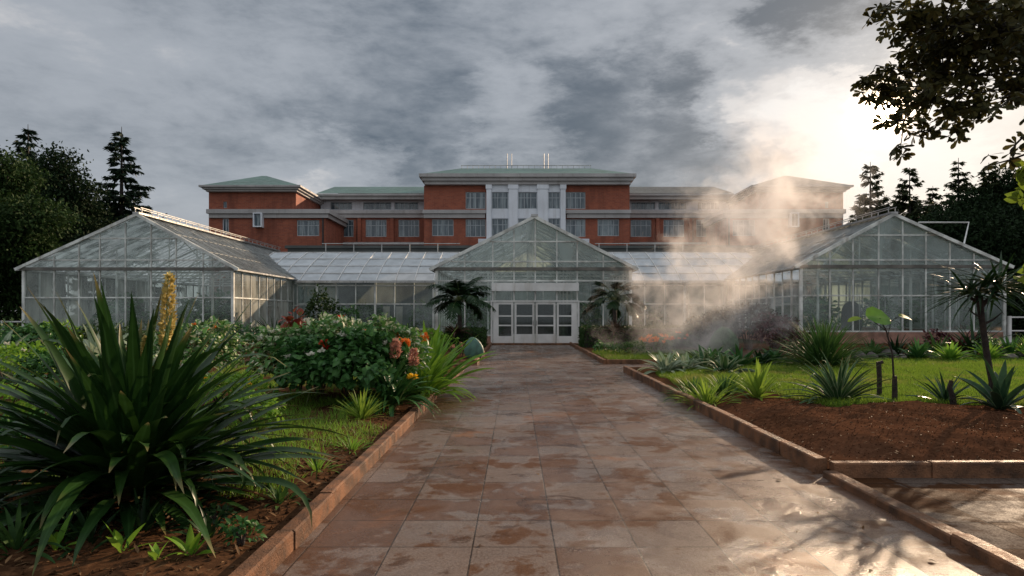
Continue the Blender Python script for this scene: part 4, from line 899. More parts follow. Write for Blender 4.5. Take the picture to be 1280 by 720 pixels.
V,Q,UV=blades(160,.7,.04,40,85,.5,rg,r0=1.1); link('foliage',np_mesh('foliage',V,Q,UV),LF['grassy'],t)

# hedges
def hedge(label,x0,x1,y0,y1,h,n,mat,seed):
    rg=np.random.default_rng(seed); t=empty('hedge',((x0+x1)/2,(y0+y1)/2,.06),label,'hedge')
    a,b=(x1-x0)/2,(y1-y0)/2
    face=rg.choice(4,n,p=[.42,.28,.15,.15]); P=np.zeros((n,3)); N=np.zeros((n,3))
    u=rg.uniform(-1,1,n); v=rg.uniform(0,1,n); w_=rg.uniform(-1,1,n)
    P[face==0]=np.column_stack([u*a,w_*b,np.full(n,h)])[face==0]; N[face==0]=(0,0,1)
    P[face==1]=np.column_stack([u*a,np.full(n,-b),v*h])[face==1]; N[face==1]=(0,-1,0)
    P[face==2]=np.column_stack([np.full(n,a),w_*b,v*h])[face==2]; N[face==2]=(1,0,0)
    P[face==3]=np.column_stack([np.full(n,-a),w_*b,v*h])[face==3]; N[face==3]=(-1,0,0)
    P+=rg.normal(0,.035,(n,3)); D=norm(N+rg.normal(0,.7,(n,3)))
    V,Q,UV=scatter(OVATE,P,D,norm(N+rg.normal(0,.5,(n,3))),rg.uniform(.05,.1,n)); link('foliage',np_mesh('foliage',V,Q,UV),mat,t)
    c=MB(); c.box(-a+.06,a-.06,-b+.06,b-.06,0,h-.06); c.build('twig_core',M['bark_dark'],t); return t
hedge('clipped box hedge left of the entrance doors beside the teal stone',gx(560,30),-1.35,28.6,31.2,.76,4200,LF['hedge'],1)
hedge('long clipped hedge right of the entrance doors behind the orange flowers',2.95,8.6,29.4,30.9,.86,6500,LF['hedge'],2)
hedge('low clipped hedge under the left greenhouse at the picture edge',-25,-15.5,30.5,31.5,.62,6000,LF['hedge'],3)

# palms by the doors
def palm(label,x,y,h,n,L,seed,fan=False,tr=.09):
    rg=np.random.default_rng(seed); t=empty('palm',(x,y,.06),label,'palm','palms either side of the entrance doors')
    m=MB(); m.tube([(0,0,0),(.03,0,h*.3),(.02,.02,h*.7),(0,0,h)],[tr*1.4,tr*1.1,tr,tr*.9],10); m.build('trunk',M['bark'],t)
    for i in range(n):
        a=i*2.4+rg.uniform(-.3,.3); f=i/n; el=R(75-85*f); dr=R(70)*rg.uniform(.7,1.2); ll=L*rg.uniform(.85,1.1)*(1-.15*(1-f)); p=np.array([0,0,h]); k=36; Ps=[];Ds=[];Us=[];Ss=[]; spine=[tuple(p)]
        for s in range(k):
            tt=s/k; th=el-dr*tt**1.5; d=np.array([math.cos(a)*math.cos(th),math.sin(a)*math.cos(th),math.sin(th)]); p=p+d*ll/k; side=np.array([-math.sin(a),math.cos(a),0]); spine.append(tuple(p))
            if tt>(.45 if fan else .14):
                for sg in (-1,1):
                    for _ in range(2 if fan else 1):
                        Ps.append(p+d*rg.uniform(0,ll/k)); Ds.append(side*sg*(.6 if fan else 1)+d*(.9 if fan else .75)+np.array([0,0,rg.uniform(-.45,.05)])); Us.append(np.cross(side,d)*-1+rg.normal(0,.2,3)); Ss.append((.55 if fan else .48)*math.sin(math.pi*min(.97,tt*.8+.2))**.5*rg.uniform(.8,1.1)*L/1.5)
        V,Q,UV=scatter(leaf_template([(0,.03),(.3,.10),(1,.01)],.2,.3),np.array(Ps),np.array(Ds),np.array(Us),np.array(Ss))
        fo=link('frond',np_mesh('frond',V,Q,UV),LF['palm'],t); sm=MB(); sm.tube(spine[::5]+[spine[-1]],[.022*(1-.13*q) for q in range(len(spine[::5])+1)],5); sm.build('frond_stem',M['stalk'],fo)
    return t
palm('dark feathery palm left of the entrance doors',gx(574,30.2),30.2,2.05,17,1.75,21)
palm('bushier fan leaved palm right of the entrance doors',gx(768,30),30,2.0,20,1.45,22,fan=True)
rosette('dry_rosette',gx(572,29.2),28.3,'dark drooping rosette at the foot of the left palm',LF['dry'],34,.85,.10,20,60,1.6,seed=101,z0=.62)
rosette('dry_rosette',gx(768,29.2),29.0,'dark mounded rosette at the foot of the right palm',LF['dry'],44,.8,.10,5,70,1.3,seed=102,z0=.7)

# stones
def stone(name,x,y,label,mat,sx,sy,sz,seed,egg=False,lean=0,cat='stone',group=None):
    bpyme=bpy.data.meshes.new(name); import bmesh
    bm=bmesh.new(); bmesh.ops.create_icosphere(bm,subdivisions=3,radius=1)
    for v in bm.verts:
        q=v.co.copy(); n_=mnoise.noise(q*1.3+Vector((seed*3.1,0,0)))*(.05 if egg else .34)+mnoise.noise(q*3.5+Vector((seed,2,0)))*(.015 if egg else .12)
        q*=1+n_
        if egg: q.x*=1-.28*q.z; 
        v.co=Vector((q.x*sx,q.y*sy,q.z*sz))
    bm.to_mesh(bpyme); bm.free(); o=link(name,bpyme,mat,None,True); o.location=(x,y,gz_at(x,y)+sz*(.93 if egg else .45)); o.rotation_euler=(0,lean,seed*1.7 if not egg else 0); return T(o,label,cat,group)
stone('painted_stone',gx(592,21.9),21.9,'smooth teal egg shaped standing stone at the corner of the left bed',M['teal'],.31,.16,.37,3,True,R(-9))
stone('domed_stone',gx(905,24),24,'large mossy domed stone in the steam behind the pale plants',M['dome'],.50,.34,.52,5,True,0)
bush('salmon_flowers',gx(577,22.6),22.6,'small salmon flowers left of the teal stone',LF['grassy'],.4,.45,220,.1,flowers=[(LF['pink'],8,.07,SIMPLE)])
bush('orange_flowers',gx(822,25),25.,'bright orange flower cluster in front of the long hedge',LF['grassy'],.7,.65,420,.12,flowers=[(LF['orange'],26,.11,OVATE)])
bush('orange_flowers',gx(845,27),27.,'smaller orange flowers at the end of the long hedge',LF['grassy'],.6,.7,300,.12,flowers=[(LF['orange'],10,.09,OVATE)])
bush('low_shrub',gx(790,24),24.,'low hazy green shrub left of the orange flowers',LF['grassy'],.7,.45,420,.1)
bush('low_shrub',gx(757,25),25.,'small low shrub at the corner of the far right bed',LF['shrub'],.5,.4,300,.1)

# right bed and lawn plants
rosette('agave',4.1,11.55,'yellow green agave rosette at the head of the soil mound',LF['lime'],38,.68,.085,15,82,.7,'agave',seed=111,fold=.4,r0=.06)
rosette('agave',5.08,10.75,'large grey green agave with pale leaf edges in the middle of the soil bed',LF['agave'],80,.92,.075,4,80,.95,'agave',seed=112,fold=.4,r0=.12,tipd=.1)
rosette('agave',gx(1182,10.6),10.6,'small dark agave between the sapling and the crowned tree',LF['agdark'],24,.62,.06,20,75,.7,'agave',seed=113,fold=.4)
rosette('agave',gx(1244,9.6),9.5,'broad leaved dark agave at the foot of the crowned tree',LF['agdark'],19,.78,.13,12,80,1.0,'agave',seed=114,fold=.45,r0=.08)
for i,(px,py,n,L,m_,lab) in enumerate(((884,508,90,.38,'lime','light spreading clump at the edge of the soil mound'),(866,500,70,.34,'grassy','small pale clump close to the right kerb'),(905,500,80,.34,'grassy','tufted clump left of the yellow green agave'))):
    x,y=gp(px,py); rosette('tufted_clump',x,y,lab,LF[m_],n,L*1.35,.04,10,75,1.2,seed=120+i,r0=.34)
for i,(px,py,L,m_,lab) in enumerate(((832,470,.62,'pale','pale hosta like clump first beside the right kerb'),(856,468,.6,'pale','pale hosta like clump second from the right kerb'),(880,464,.7,'agave','grey green clump in front of the domed stone'),(906,474,.6,'agave','spiky grey clump beside the small grass patch'),(925,462,.7,'shrub','dark broad leaved clump right of the domed stone'),(950,460,.6,'dark','dark clump left of the big grassy bush'),(890,456,.7,'varieg','mottled clump just before the domed stone'),(968,455,.55,'shrub','green clump touching the big grassy bush'))):
    x,y=gp(px,py); rosette('hosta_clump',x,y,lab,LF[m_],36,L*1.15,.15,12,70,1.3,seed=130+i,r0=.16,fold=.35,stem=.25)
rosette('grassy_bush',gx(1021,19.),18.6,'big fountain of narrow grassy leaves at the back of the lawn',LF['grassy'],520,1.6,.045,8,86,1.25,seed=141,r0=.5,fold=.3,segs=8)
# stakes, sapling
x,y=gp(1099,505); s_=MB(); s_.tube([(0,0,-.05),(.005,0,.3),(-.01,0,.60)],[.045,.04,.042],8).tube([(.0,0,.58),(.06,0,.60)],[.03,.03],6); o=s_.build('stake',M['stake']); o.location=(x,y,gz_at(x,y)); T(o,'short dark wooden stake right of the large agave','stake')
x,y=5.75,10.35
t=plant_root('sapling',x,y,'thin bent sapling with one big round leaf beside the stake','sapling')
m=MB(); m.tube([(0,0,0),(-.01,0,.4),(-.03,0,.75),(-.12,0,1.1),(-.22,0,1.3)],[.018,.016,.014,.011,.006],7).tube([(-.10,0,1.02),(-.04,.02,1.25),(.08,.02,1.33)],[.009,.006,.004],6).tube([(-.12,0,1.1),(-.35,0,1.28),(-.5,0,1.30)],[.008,.005,.003],5); m.build('trunk',M['stake'],t)
m=MB(); m.tube([(.02,.02,0),(.015,.02,.42)],[.045,.035],8); m.build('support_post',M['stake'],t)
rg=np.random.default_rng(3); BIG=leaf_template([(0,.1),(.15,.36),(.45,.48),(.8,.34),(1,.05)],.15,.2)
def leaf_at(p_,d_,u_,s_,mt): V,Q,UV=scatter(BIG,np.array([p_],float),np.array([d_],float),np.array([u_],float),np.array([s_])); return link('leaf',np_mesh('leaf',V,Q,UV),mt,t)
leaf_at((-.42,0,1.32),(1,.1,.05),(0,-.7,.7),.42,LF['canna']); leaf_at((-.5,0,1.3),(-1,.1,-.1),(0,-.3,1),.2,LF['lime']); leaf_at((.08,.02,1.33),(1,0,-.1),(0,-.4,1),.22,LF['lime']); leaf_at((-.2,.05,1.28),(-.4,.3,.4),(.2,-.6,.6),.2,LF['canna'])
# crowned tree (dracaena)
x,y=7.0,10.05
t=plant_root('crowned_tree',x,y,'slender dark tree with a crown of drooping strap leaves on the soil bed','tree')
m=MB(); m.tube([(0,0,-.03),(.02,0,.35),(-.06,0,.8),(-.13,0,1.3),(-.17,0,1.62)],[.055,.042,.044,.042,.05],10).tube([(-.15,0,1.45),(.0,0,1.6),(.12,0,1.72)],[.035,.028,.02],7).tube([(-.15,0,1.5),(-.32,.02,1.62)],[.03,.02],6).tube([(-.1,0,1.2),(.05,0,1.28),(.16,-.02,1.38)],[.02,.014,.006],6).tube([(-.12,0,1.3),(-.25,0,1.36),(-.33,0,1.45)],[.02,.012,.005],6)
m.build('trunk',M['stake'],t)
parts=[]
for (cx,cz,n,L) in ((-.17,1.68,44,.85),(.12,1.75,38,.9),(-.34,1.66,26,.8),(.0,1.82,20,.5)):
    V,Q,UV=blades(n,L,.05,-22,40,.7,rg,r0=.03,fold=.3,segs=8); V=V+np.array([cx,0,cz]); parts.append((V,Q,UV))
V,Q,UV=merge(parts); link('crown',np_mesh('crown',V,Q,UV),LF['palm'],t)
x,y=gp(1192,519); s_=MB(); s_.tube([(0,0,-.03),(-.02,0,.14),(-.06,0,.26),(-.03,0,.36)],[.05,.04,.035,.03],8); o=s_.build('stump',M['stake']); o.location=(x,y,gz_at(x,y)); T(o,'short crooked stump between the two dark agaves','stump')

# border beyond the lawn: rocks and plants
defs=[(1072,.30,'rock','dark low rock right of the big grassy bush'),(1090,.24,'rock','grey rock behind the stake'),(1108,.34,'rock','rounded grey rock behind the sapling leaf'),(1127,.2,'rock_pale','pale rock behind the sapling stem'),(1150,.26,'rock','grey rock left of the bright border rosette'),(1163,.2,'rock','small dark rock beside the bright border rosette'),(1188,.28,'rock_pale','pale rock right of the bright border rosette'),(1205,.24,'rock','dark rock left of the crowned tree'),(1248,.28,'rock','grey rock right of the crowned tree'),(1262,.22,'rock_pale','pale rock near the right picture edge'),(1276,.3,'rock','grey rock at the right picture edge')]
for i,(px,s,m_,lab) in enumerate(defs):
    Y=21.6+(i%3)*.35; stone('border_rock',gx(px,Y),Y,lab,M[m_],s*.95,s*.8,s*.6,i+11,cat='rock',group='rocks bordering the lawn')
for i,(px,Y,n,L,Wd,m_,lab) in enumerate((
  (1136,22.,46,.62,.12,'shrub','green rosette behind the sapling on the lawn border'),(1176,21.3,50,.55,.12,'canna','bright green rosette in the lawn border'),
  (1205,23.5,26,1.25,.12,'dark','tall dark upright leaves left of the crowned tree'),(1187,24.,30,.95,.16,'maroon','dark maroon upright plant behind the bright rosette'),
  (1222,22,40,.6,.1,'canna','bright rosette just behind the crowned tree trunk'),(1250,22.6,40,.75,.1,'shrub','dark green rosette right of the crowned tree trunk'),
  (1275,22.,44,.7,.09,'canna','green rosette at the right picture edge'),(1110,23.5,40,.7,.1,'dark','dark rosette behind the grey rocks'),(1080,23.,40,.6,.1,'grassy','grassy rosette right of the big grassy bush'),
  (1160,23.6,34,.8,.1,'grassy','taller grassy rosette behind the small dark rock'))):
    rosette('border_rosette',gx(px,Y),Y-.5,lab,LF[m_],int(n*1.3),L*1.25,Wd,15,78,1.1,seed=150+i,r0=.15,fold=.35,stem=.2)
bush('pale_flower_bush',gx(1232,23),23.,'bush with whitish flowers behind the crowned tree',LF['varieg'],.5,.7,300,.12,flowers=[(LF['white'],8,.07,OVATE)])
bush('red_bush',gx(1172,26),26.,'low red leaved bush before the right greenhouse wall',LF['maroon'],.5,.8,260,.14)
for i,(px,Y,r,h,m_,lab) in enumerate(((898,29,1.1,1.6,'treedk','dark bush in the steam left of the right greenhouse'),(935,28,1.2,1.9,'treedk','taller dark bush at the corner of the right greenhouse'),(968,27,.9,1.4,'maroon','reddish dark bush just behind the big grassy bush'),(880,31,1.0,1.3,'tree','green bush before the right wing in the steam'),(985,24,.7,.9,'maroon','low maroon bush left of the big grassy bush'))):
    bush('steam_bush',gx(px,Y),Y,lab,LF[m_],r,h,800,.16)

# white railings
def railing(label,x0,x1,y,h):
    t=empty('white_railing',((x0+x1)/2,y,0),label,'railing'); m=MB(); w=(x1-x0)/2
    m.box(-w,w,-.03,.03,h-.07,h); m.box(-w,w,-.02,.02,h*.5-.03,h*.5+.03); m.build('rail',M['white'],t)
    for k in range(max(2,round(2*w/1.3))+1):
        x=-w+2*w*k/max(2,round(2*w/1.3)); q=MB(); q.box(x-.06,x+.06,-.06-.003,.06+.003,0,h+.02); q.build('post',M['white'],t)
railing('white railing at the left picture edge beside the left greenhouse',-31.5,gx(27,36),36.5,1.15)
railing('white railing at the right picture edge beside the right greenhouse',gx(1262,33.5),28.5,33.5,1.4)

# ---------------------------------------------------------------- trees
def limb_tree(name,x,y,label,cat,blobs,leafmat,nclump,per,size,barkmat,trunk_r,th,tm=SIMPLE,group=None,spread=.5,seed=1,fill=.35):
    rg=np.random.default_rng(seed); t=empty(name,(x,y,-.02),label,cat,group)
    m=MB(); m.tube([(0,0,0),(.1,0,th*.35),(-.05,.1,th*.7),(0,0,th)],[trunk_r,trunk_r*.8,trunk_r*.65,trunk_r*.5],10)
    tot=sum(b[3]*b[4]*b[5] for b in blobs)**1.; Ps=[];Ds=[]
    for (bx,by,bz,rx,ry,rz) in blobs:
        s=Vector((0,0,min(th,max(th*.4,bz-rz*1.2)))); e=Vector((bx,by,bz)); mid=s.lerp(e,.5)+Vector((0,0,-.1*rz)); m.tube([s,mid,e],[trunk_r*.4,trunk_r*.25,trunk_r*.07],6)
        k=max(6,int(nclump*(rx*ry*rz)**.667/sum((b[3]*b[4]*b[5])**.667 for b in blobs)))
        d=sphere_dirs(k,rg); rad=np.where(rg.random(k)<fill,rg.uniform(.2,.8,k),rg.uniform(.75,1.08,k)); Pc=d*rad[:,None]*np.array([rx,ry,rz])+np.array([bx,by,bz])
        for q in Pc[::max(1,k//14)]: m.tube([e,Vector(q)],[trunk_r*.08,trunk_r*.02],4)
        P=np.repeat(Pc,per,0)+rg.normal(0,spread,(k*per,3))*np.array([1,1,.65]); Ps.append(P); Ds.append(np.repeat(d,per,0))
    P=np.concatenate(Ps); D0=np.concatenate(Ds); n=len(P); m.build('trunk',barkmat,t)
    D=norm(D0*.6+rg.normal(0,.8,(n,3))+np.array([0,0,-.2])); U=norm(rg.normal(0,.6,(n,3))+np.array([0,0,.8]))
    V,Q,UV=scatter(tm,P,D,U,size*rg.uniform(.6,1.3,n)); link('crown',np_mesh('crown',V,Q,UV),leafmat,t); return t
def conifer(name,x,y,h,r,label,seed,mat=None,group=None,z0=.12,dens=1.,droop=.25,clump=.34):
    rg=np.random.default_rng(seed); t=empty(name,(x,y,-.02),label,'conifer',group)
    m=MB(); m.tube([(0,0,0),(0,0,h*.5),(0,0,h)],[h*.022,h*.013,.02],8); Ps=[];Ds=[];Us=[];Ss=[]
    z=h*z0
    while z<h*.985:
        f=(z/h-z0)/(1-z0); rr=r*(1-f)**.8*rg.uniform(.75,1.15)+.15; nb=max(4,int(7*(1-f*.4)))
        for k in range(nb):
            a=rg.uniform(0,6.28); L=rr*rg.uniform(.6,1.15); pts=[]
            for s in range(7):
                q=s/6; zz=z+L*(.12*q-droop*q*q+.14*q**4); pts.append(np.array([math.cos(a)*L*q,math.sin(a)*L*q,zz]))
            m.tube([tuple(v) for v in pts[::3]],[.035,.022,.008],4)
            ns=max(5,int(L*9*dens))
            for j in range(ns):
                q=rg.uniform(.15,1.02); i0=min(5,int(q*6)); p=pts[i0]+(pts[i0+1]-pts[i0])*(q*6-i0); sd_=rg.choice([-1,1]); sidev=np.array([-math.sin(a),math.cos(a),0])
                for _ in range(3):
                    Ps.append(p+rg.normal(0,.05,3)); Ds.append(sidev*sd_*rg.uniform(.3,1)+np.array([math.cos(a),math.sin(a),0])*rg.uniform(.3,1)+np.array([0,0,rg.uniform(-.6,.15)])); Us.append(rg.normal(0,.5,3)+np.array([0,0,.7])); Ss.append(clump*rg.uniform(.7,1.4)*(1.1-.4*f)*(1.2-.5*q))
        z+=h*.030*rg.uniform(.8,1.25)
    m.build('trunk',M['bark_dark'],t); V,Q,UV=scatter(leaf_template([(0,.06),(.4,.16),(1,.01)],.1,.25),np.array(Ps),np.array(Ds),np.array(Us),np.array(Ss))
    link('crown',np_mesh('crown',V,Q,UV),mat or LF['conif'],t); return t
def B(px,py,Y,X0,Y0,rpx,rpy=None,rd=None):   # crown blob surveyed at depth Y, local to a trunk at X0,Y0
    s=Y/F; return (gx(px,Y)-X0,Y-Y0,gz(py,Y),rpx*s,(rd or rpx)*s,(rpy or rpx)*s)
# left trees
conifer('spruce',gx(152,62),62,gz(158,62),4.3,'tall dark spruce with open tiers behind the left greenhouse',1,z0=.1,dens=1.5,clump=.75)
X0,Y0=gx(35,60),60
conifer('spruce',X0,Y0,gz(155,60),3.6,'spruce top rising above the broad dark trees at the far left',4,z0=.3,clump=.75,dens=1.4)
X0,Y0=gx(75,56),56
limb_tree('broadleaf_tree',X0,Y0,'dark broadleaf tree between the two spruces','tree',[B(70,215,56,X0,Y0,28,26),B(95,245,56,X0,Y0,26),B(50,250,55,X0,Y0,32),B(100,285,57,X0,Y0,32),B(62,300,54,X0,Y0,40),B(30,225,57,X0,Y0,22)],LF['treedk'],700,34,.27,M['bark_dark'],.45,8,seed=3,spread=.5)
X0,Y0=gx(-10,46),46
limb_tree('broadleaf_tree',X0,Y0,'big spreading tree with lighter green boughs at the left picture edge','tree',[B(10,215,45,X0,Y0,34,24),B(-20,240,45,X0,Y0,45,30),B(35,270,44,X0,Y0,42,20),B(5,300,44,X0,Y0,50,26),B(40,320,45,X0,Y0,36,22),B(-5,350,46,X0,Y0,50,30),B(20,380,47,X0,Y0,40,25)],LF['tree'],900,34,.24,M['bark_dark'],.5,7,seed=5,spread=.42)
X0,Y0=gx(105,64),64
limb_tree('broadleaf_tree',X0,Y0,'low dark tree behind the left greenhouse roof','tree',[B(120,275,64,X0,Y0,34,22),B(165,285,66,X0,Y0,28,16),B(80,300,62,X0,Y0,40,30),B(200,292,67,X0,Y0,20,10),B(20,330,60,X0,Y0,50,50),B(-20,300,60,X0,Y0,50,50)],LF['treedk'],800,30,.3,M['bark_dark'],.4,7,seed=6,spread=.6)
# right trees
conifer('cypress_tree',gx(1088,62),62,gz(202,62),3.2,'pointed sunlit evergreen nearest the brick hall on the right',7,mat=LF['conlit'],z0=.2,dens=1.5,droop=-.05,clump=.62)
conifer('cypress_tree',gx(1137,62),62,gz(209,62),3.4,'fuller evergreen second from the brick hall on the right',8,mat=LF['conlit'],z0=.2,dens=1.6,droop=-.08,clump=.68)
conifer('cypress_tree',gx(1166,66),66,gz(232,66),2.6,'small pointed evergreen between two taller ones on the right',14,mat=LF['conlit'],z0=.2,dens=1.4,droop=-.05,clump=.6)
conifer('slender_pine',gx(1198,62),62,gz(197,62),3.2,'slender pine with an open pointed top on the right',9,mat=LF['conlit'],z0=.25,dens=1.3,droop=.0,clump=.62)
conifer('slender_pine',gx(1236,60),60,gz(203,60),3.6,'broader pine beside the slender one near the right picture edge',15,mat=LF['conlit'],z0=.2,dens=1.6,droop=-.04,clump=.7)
X0,Y0=gx(1242,60),60
limb_tree('broadleaf_tree',X0,Y0,'tall dark tree right of the two pines','tree',[B(1262,232,60,X0,Y0,22,18),B(1250,255,60,X0,Y0,30,20),B(1215,262,60,X0,Y0,28,22),B(1275,250,60,X0,Y0,30,30),B(1240,290,58,X0,Y0,45,34)],LF['treedk'],800,32,.26,M['bark_dark'],.4,10,seed=10,spread=.5)
X0,Y0=gx(1260,52),52
limb_tree('broadleaf_tree',X0,Y0,'dark tree mass behind the right greenhouse roof','tree',[B(1180,285,54,X0,Y0,38,22),B(1230,310,52,X0,Y0,44,34),B(1275,330,50,X0,Y0,44,44),B(1290,290,52,X0,Y0,40,36),B(1300,380,48,X0,Y0,44,40),B(1262,390,47,X0,Y0,20,24)],LF['treedk'],1100,32,.27,M['bark_dark'],.45,6,seed=12,spread=.5)
X0,Y0=gx(1155,68),68
limb_tree('broadleaf_tree',X0,Y0,'low dark tree seen over the ridge of the right greenhouse','tree',[B(1120,290,68,X0,Y0,30,16),B(1160,295,68,X0,Y0,40,22),B(1200,300,66,X0,Y0,36,26)],LF['treedk'],260,20,.45,M['bark_dark'],.35,5,seed=13,spread=.6)
# the overhanging tree
X0,Y0=9.6,8.4
rg=np.random.default_rng(44)
t=empty('overhanging_tree',(X0,Y0,0),'near tree whose leafy branches hang into the upper right corner before the sun','tree')
m=MB(); m.tube([(0,0,0),(-.1,.1,1.8),(-.3,0,3.4),(-.5,-.1,5.2),(-.3,0,7)],[.26,.22,.18,.14,.08],12)
PB=[(1180,30,70,34),(1240,40,60,50),(1215,95,62,34),(1150,70,45,32),(1125,110,45,26),(1100,112,30,18),(1160,125,42,26),(1200,140,30,18),(1130,150,26,14),(1150,165,22,12),(1125,188,10,9),(1275,110,30,16),(1262,20,40,40),(1105,12,26,14),(1195,165,12,10),(1275,60,36,40),(1140,20,28,22),(1085,100,16,10),(1190,60,50,40)]
PB+=[(1225,130,26,12),(1300,90,50,60),(1330,30,60,70)]
cl=[]
for (px,py,rx,ry) in PB:
    Y=rg.uniform(7.0,8.3); s=Y/F; c=np.array([gx(px,Y)-X0,Y-Y0,gz(py,Y)]); k=int(rx*ry*.042)+5
    low=px<1140 or py>140; st=Vector((gx(1185,7.6)-X0+rg.uniform(-.2,.2),7.6-Y0,gz(100,7.6))) if low else Vector((-.4,0,min(5.5,3.+.3*c[2]))); e=Vector(c); m.tube([st,st.lerp(e,.35)+Vector((rg.uniform(-.1,.1),rg.uniform(-.2,.2),rg.uniform(0,.15)))*(1. if low else 3.),st.lerp(e,.7)+Vector((0,rg.uniform(-.3,.3),rg.uniform(0,.35))),e],[.010,.009,.007,.004] if low else [.03,.018,.011,.005],6)
    d=sphere_dirs(k,rg)*rg.random((k,1))**.45; Pc=d*np.array([rx*s,rx*s*.9,ry*s])+c
    for q in Pc: 
        if rg.random()<.4: m.tube([e,Vector(q)],[.008,.003],4)
    cl.append(Pc)
twig=[[(1283,118),(1262,124),(1250,134)],[(1290,190),(1262,200),(1232,208)],[(1285,165),(1270,180),(1262,192)]]
ex=[]
for q_,tw in enumerate(twig):
    pts=[(gx(a,6.5)-X0,6.5-Y0,gz(b,6.5)) for a,b in tw]; m.tube([(-.4,-.1,3.2+.5*q_),(-1.6,-.7,(2.9,3.6,3.9)[q_])]+pts,[.03,.02,.012,.009,.006],6); ex+=pts
ex=np.array(ex); cl.append(ex); cl.append(ex+rg.normal(0,.05,ex.shape))
P=np.concatenate(cl); per=7; n=len(P)*per; ax=norm(rg.normal(0,.5,(len(P),3))+np.array([0,0,-.7])); 
A=np.repeat(ax,per,0); PP=np.repeat(P,per,0); rnd_=norm(np.cross(A,sphere_dirs(n,rg))); D=norm(rnd_+A*.25); U=norm(-A+rg.normal(0,.25,(n,3)))
V,Q,UV=scatter(OBOV,PP,D,U,rg.uniform(.075,.125,n)); m.build('trunk',M['bark_dark'],t); link('crown',np_mesh('crown',V,Q,UV),LF['over'],t)
# its low leaves at the right edge, sunlight put into their colour
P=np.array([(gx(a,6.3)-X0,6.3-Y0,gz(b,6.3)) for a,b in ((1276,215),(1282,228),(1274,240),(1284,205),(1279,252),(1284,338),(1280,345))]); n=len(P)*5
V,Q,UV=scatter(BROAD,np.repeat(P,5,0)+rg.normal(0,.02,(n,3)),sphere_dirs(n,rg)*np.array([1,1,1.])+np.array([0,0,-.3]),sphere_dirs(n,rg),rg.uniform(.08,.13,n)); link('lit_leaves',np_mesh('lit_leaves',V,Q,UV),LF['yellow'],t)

# plants inside the greenhouses
for i,(x,y,r,h,g_) in enumerate(((-23.5,41,1.3,2.4,0),(-20,43,1.6,2.2,0),(-17,40,1.1,1.8,0),(-21.5,49,1.8,3.,0),(17.5,40,1.4,2.2,1),(22,41,1.5,2.2,1),(20,47,1.8,2.8,1),(-10.5,49,1.2,2.,2),(-6.5,50,1.3,2.2,2),(9.5,49,1.3,2.,3),(-2.2,40,1.1,2.2,4),(4.2,41,1.1,2.1,4))):
    lab=['blurred green plant behind the glass of the left greenhouse','blurred green plant behind the glass of the right greenhouse','blurred green plant behind the glass of the left wing','blurred green plant behind the glass of the right wing','blurred green plant behind the glass beside the entrance doors'][g_]
    bush('indoor_plant',x,y,lab,LF['shrub'],r,h,420,.3,BROAD,'plant',group='plants inside the glasshouses',ry=r)

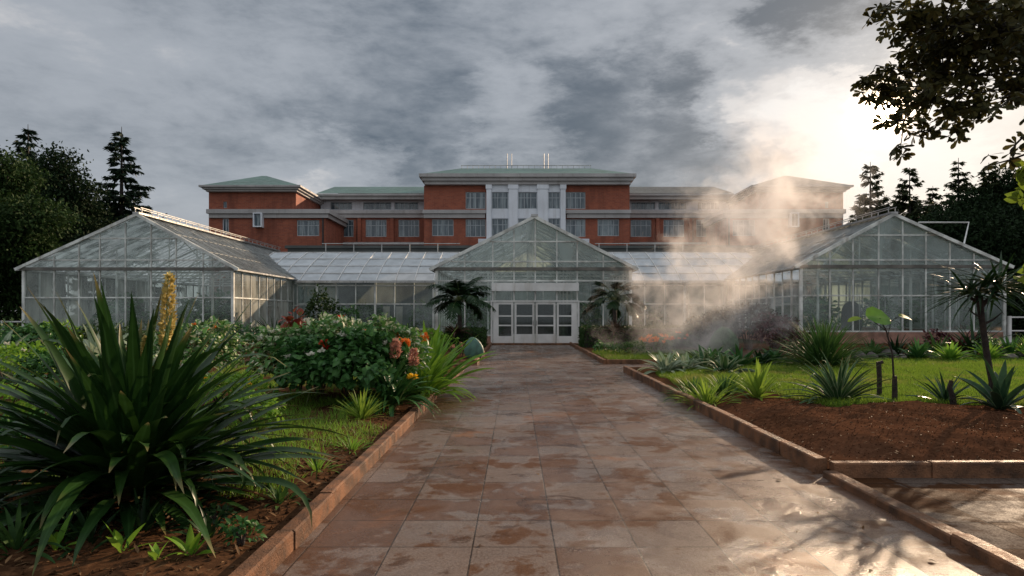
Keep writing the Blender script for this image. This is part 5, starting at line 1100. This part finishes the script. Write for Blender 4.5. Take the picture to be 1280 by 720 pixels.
# ---------------------------------------------------------------- steam
def steam():
    # closed plume hull; density fades before its skin
    prof=[(-.0,6.2,23.5,4.4,3.6),(1.2,6.9,24,5.2,4.0),(3,7.7,25.,5.4,4.0),(5,9.3,26.2,5.8,4.0),(6.6,10.1,26.6,5.7,3.6),(8.2,10.5,27,4.8,3.4),(9.8,10.4,27,3.6,3.0),(11.2,10.6,27,1.8,1.8)]
    m=MB(); n=28; b0=0
    for (z,cx,cy_,rx,ry) in prof:
        for k in range(n): a=2*math.pi*k/n; q=1+.05*math.sin(3*a+z); m.v.append((cx+rx*q*math.cos(a),cy_+ry*q*math.sin(a),z+.06))
    for i in range(len(prof)-1):
        for k in range(n): a=i*n+k; b=i*n+(k+1)%n; m.f.append((a,b,b+n,a+n))
    m.f.append(tuple(range(n))[::-1]); m.f.append(tuple((len(prof)-1)*n+k for k in range(n)))
    mt=bpy.data.materials.new('steam_volume'); t=nt(mt); out=nd(t,'ShaderNodeOutputMaterial'); pv=nd(t,'ShaderNodeVolumePrincipled')
    g=nd(t,'ShaderNodeTexCoord').outputs['Object']; sp=nd(t,'ShaderNodeSeparateXYZ'); t.links.new(g,sp.inputs[0]); z=sp.outputs[2]
    def curve(vals):
        cr=nd(t,'ShaderNodeFloatCurve'); c=cr.mapping.curves[0]; 
        while len(c.points)>2: c.points.remove(c.points[1])
        c.points[0].location=vals[0]; c.points[1].location=vals[-1]
        for v in vals[1:-1]: c.points.new(*v)
        cr.mapping.update(); t.links.new(math_(t,'DIVIDE',z,11.),cr.inputs['Value']); return cr.outputs[0]
    cx=math_(t,'MULTIPLY',curve([(p_[0]/11,p_[1]/12) for p_ in prof]),12.); cyv=math_(t,'MULTIPLY',curve([(p_[0]/11,(p_[2]-20)/10) for p_ in prof]),10.); cyv=math_(t,'ADD',cyv,20.); rr=math_(t,'MULTIPLY',curve([(p_[0]/11,p_[3]/5) for p_ in prof]),5.)
    dx=math_(t,'DIVIDE',math_(t,'SUBTRACT',sp.outputs[0],cx),rr); dy=math_(t,'DIVIDE',math_(t,'SUBTRACT',sp.outputs[1],cyv),math_(t,'MULTIPLY',rr,.92))
    dd=math_(t,'SQRT',math_(t,'ADD',math_(t,'MULTIPLY',dx,dx),math_(t,'MULTIPLY',dy,dy)))
    nb=noise(t,g,.42,7,.62,1.1); nf=noise(t,g,1.3,7,.65,1.6)
    nn=math_(t,'ADD',math_(t,'MULTIPLY',nb,.58),math_(t,'MULTIPLY',nf,.42))
    fall=maprange(t,dd,.0,.97,.09,-.13); dens=maprange(t,math_(t,'ADD',nn,fall),.465,.74,0,1)
    edge=maprange(t,dd,.75,.97,1,0); dens=math_(t,'MULTIPLY',dens,edge)
    zf=maprange(t,z,5.5,10.5,1.,.08); dens=math_(t,'MULTIPLY',dens,zf); dens=math_(t,'MULTIPLY',dens,.66)
    t.links.new(dens,pv.inputs['Density']); pv.inputs['Color'].default_value=(1.,.97,.96,1); pv.inputs['Anisotropy'].default_value=.3
    t.links.new(pv.outputs[0],out.inputs['Volume']); o=m.build('steam',mt); mt.cycles.volume_step_rate=.6 if hasattr(mt.cycles,'volume_step_rate') else 1
    return T(o,'warm lit plume of steam rising between the entrance and the right greenhouse','steam',kind='stuff')
steam()
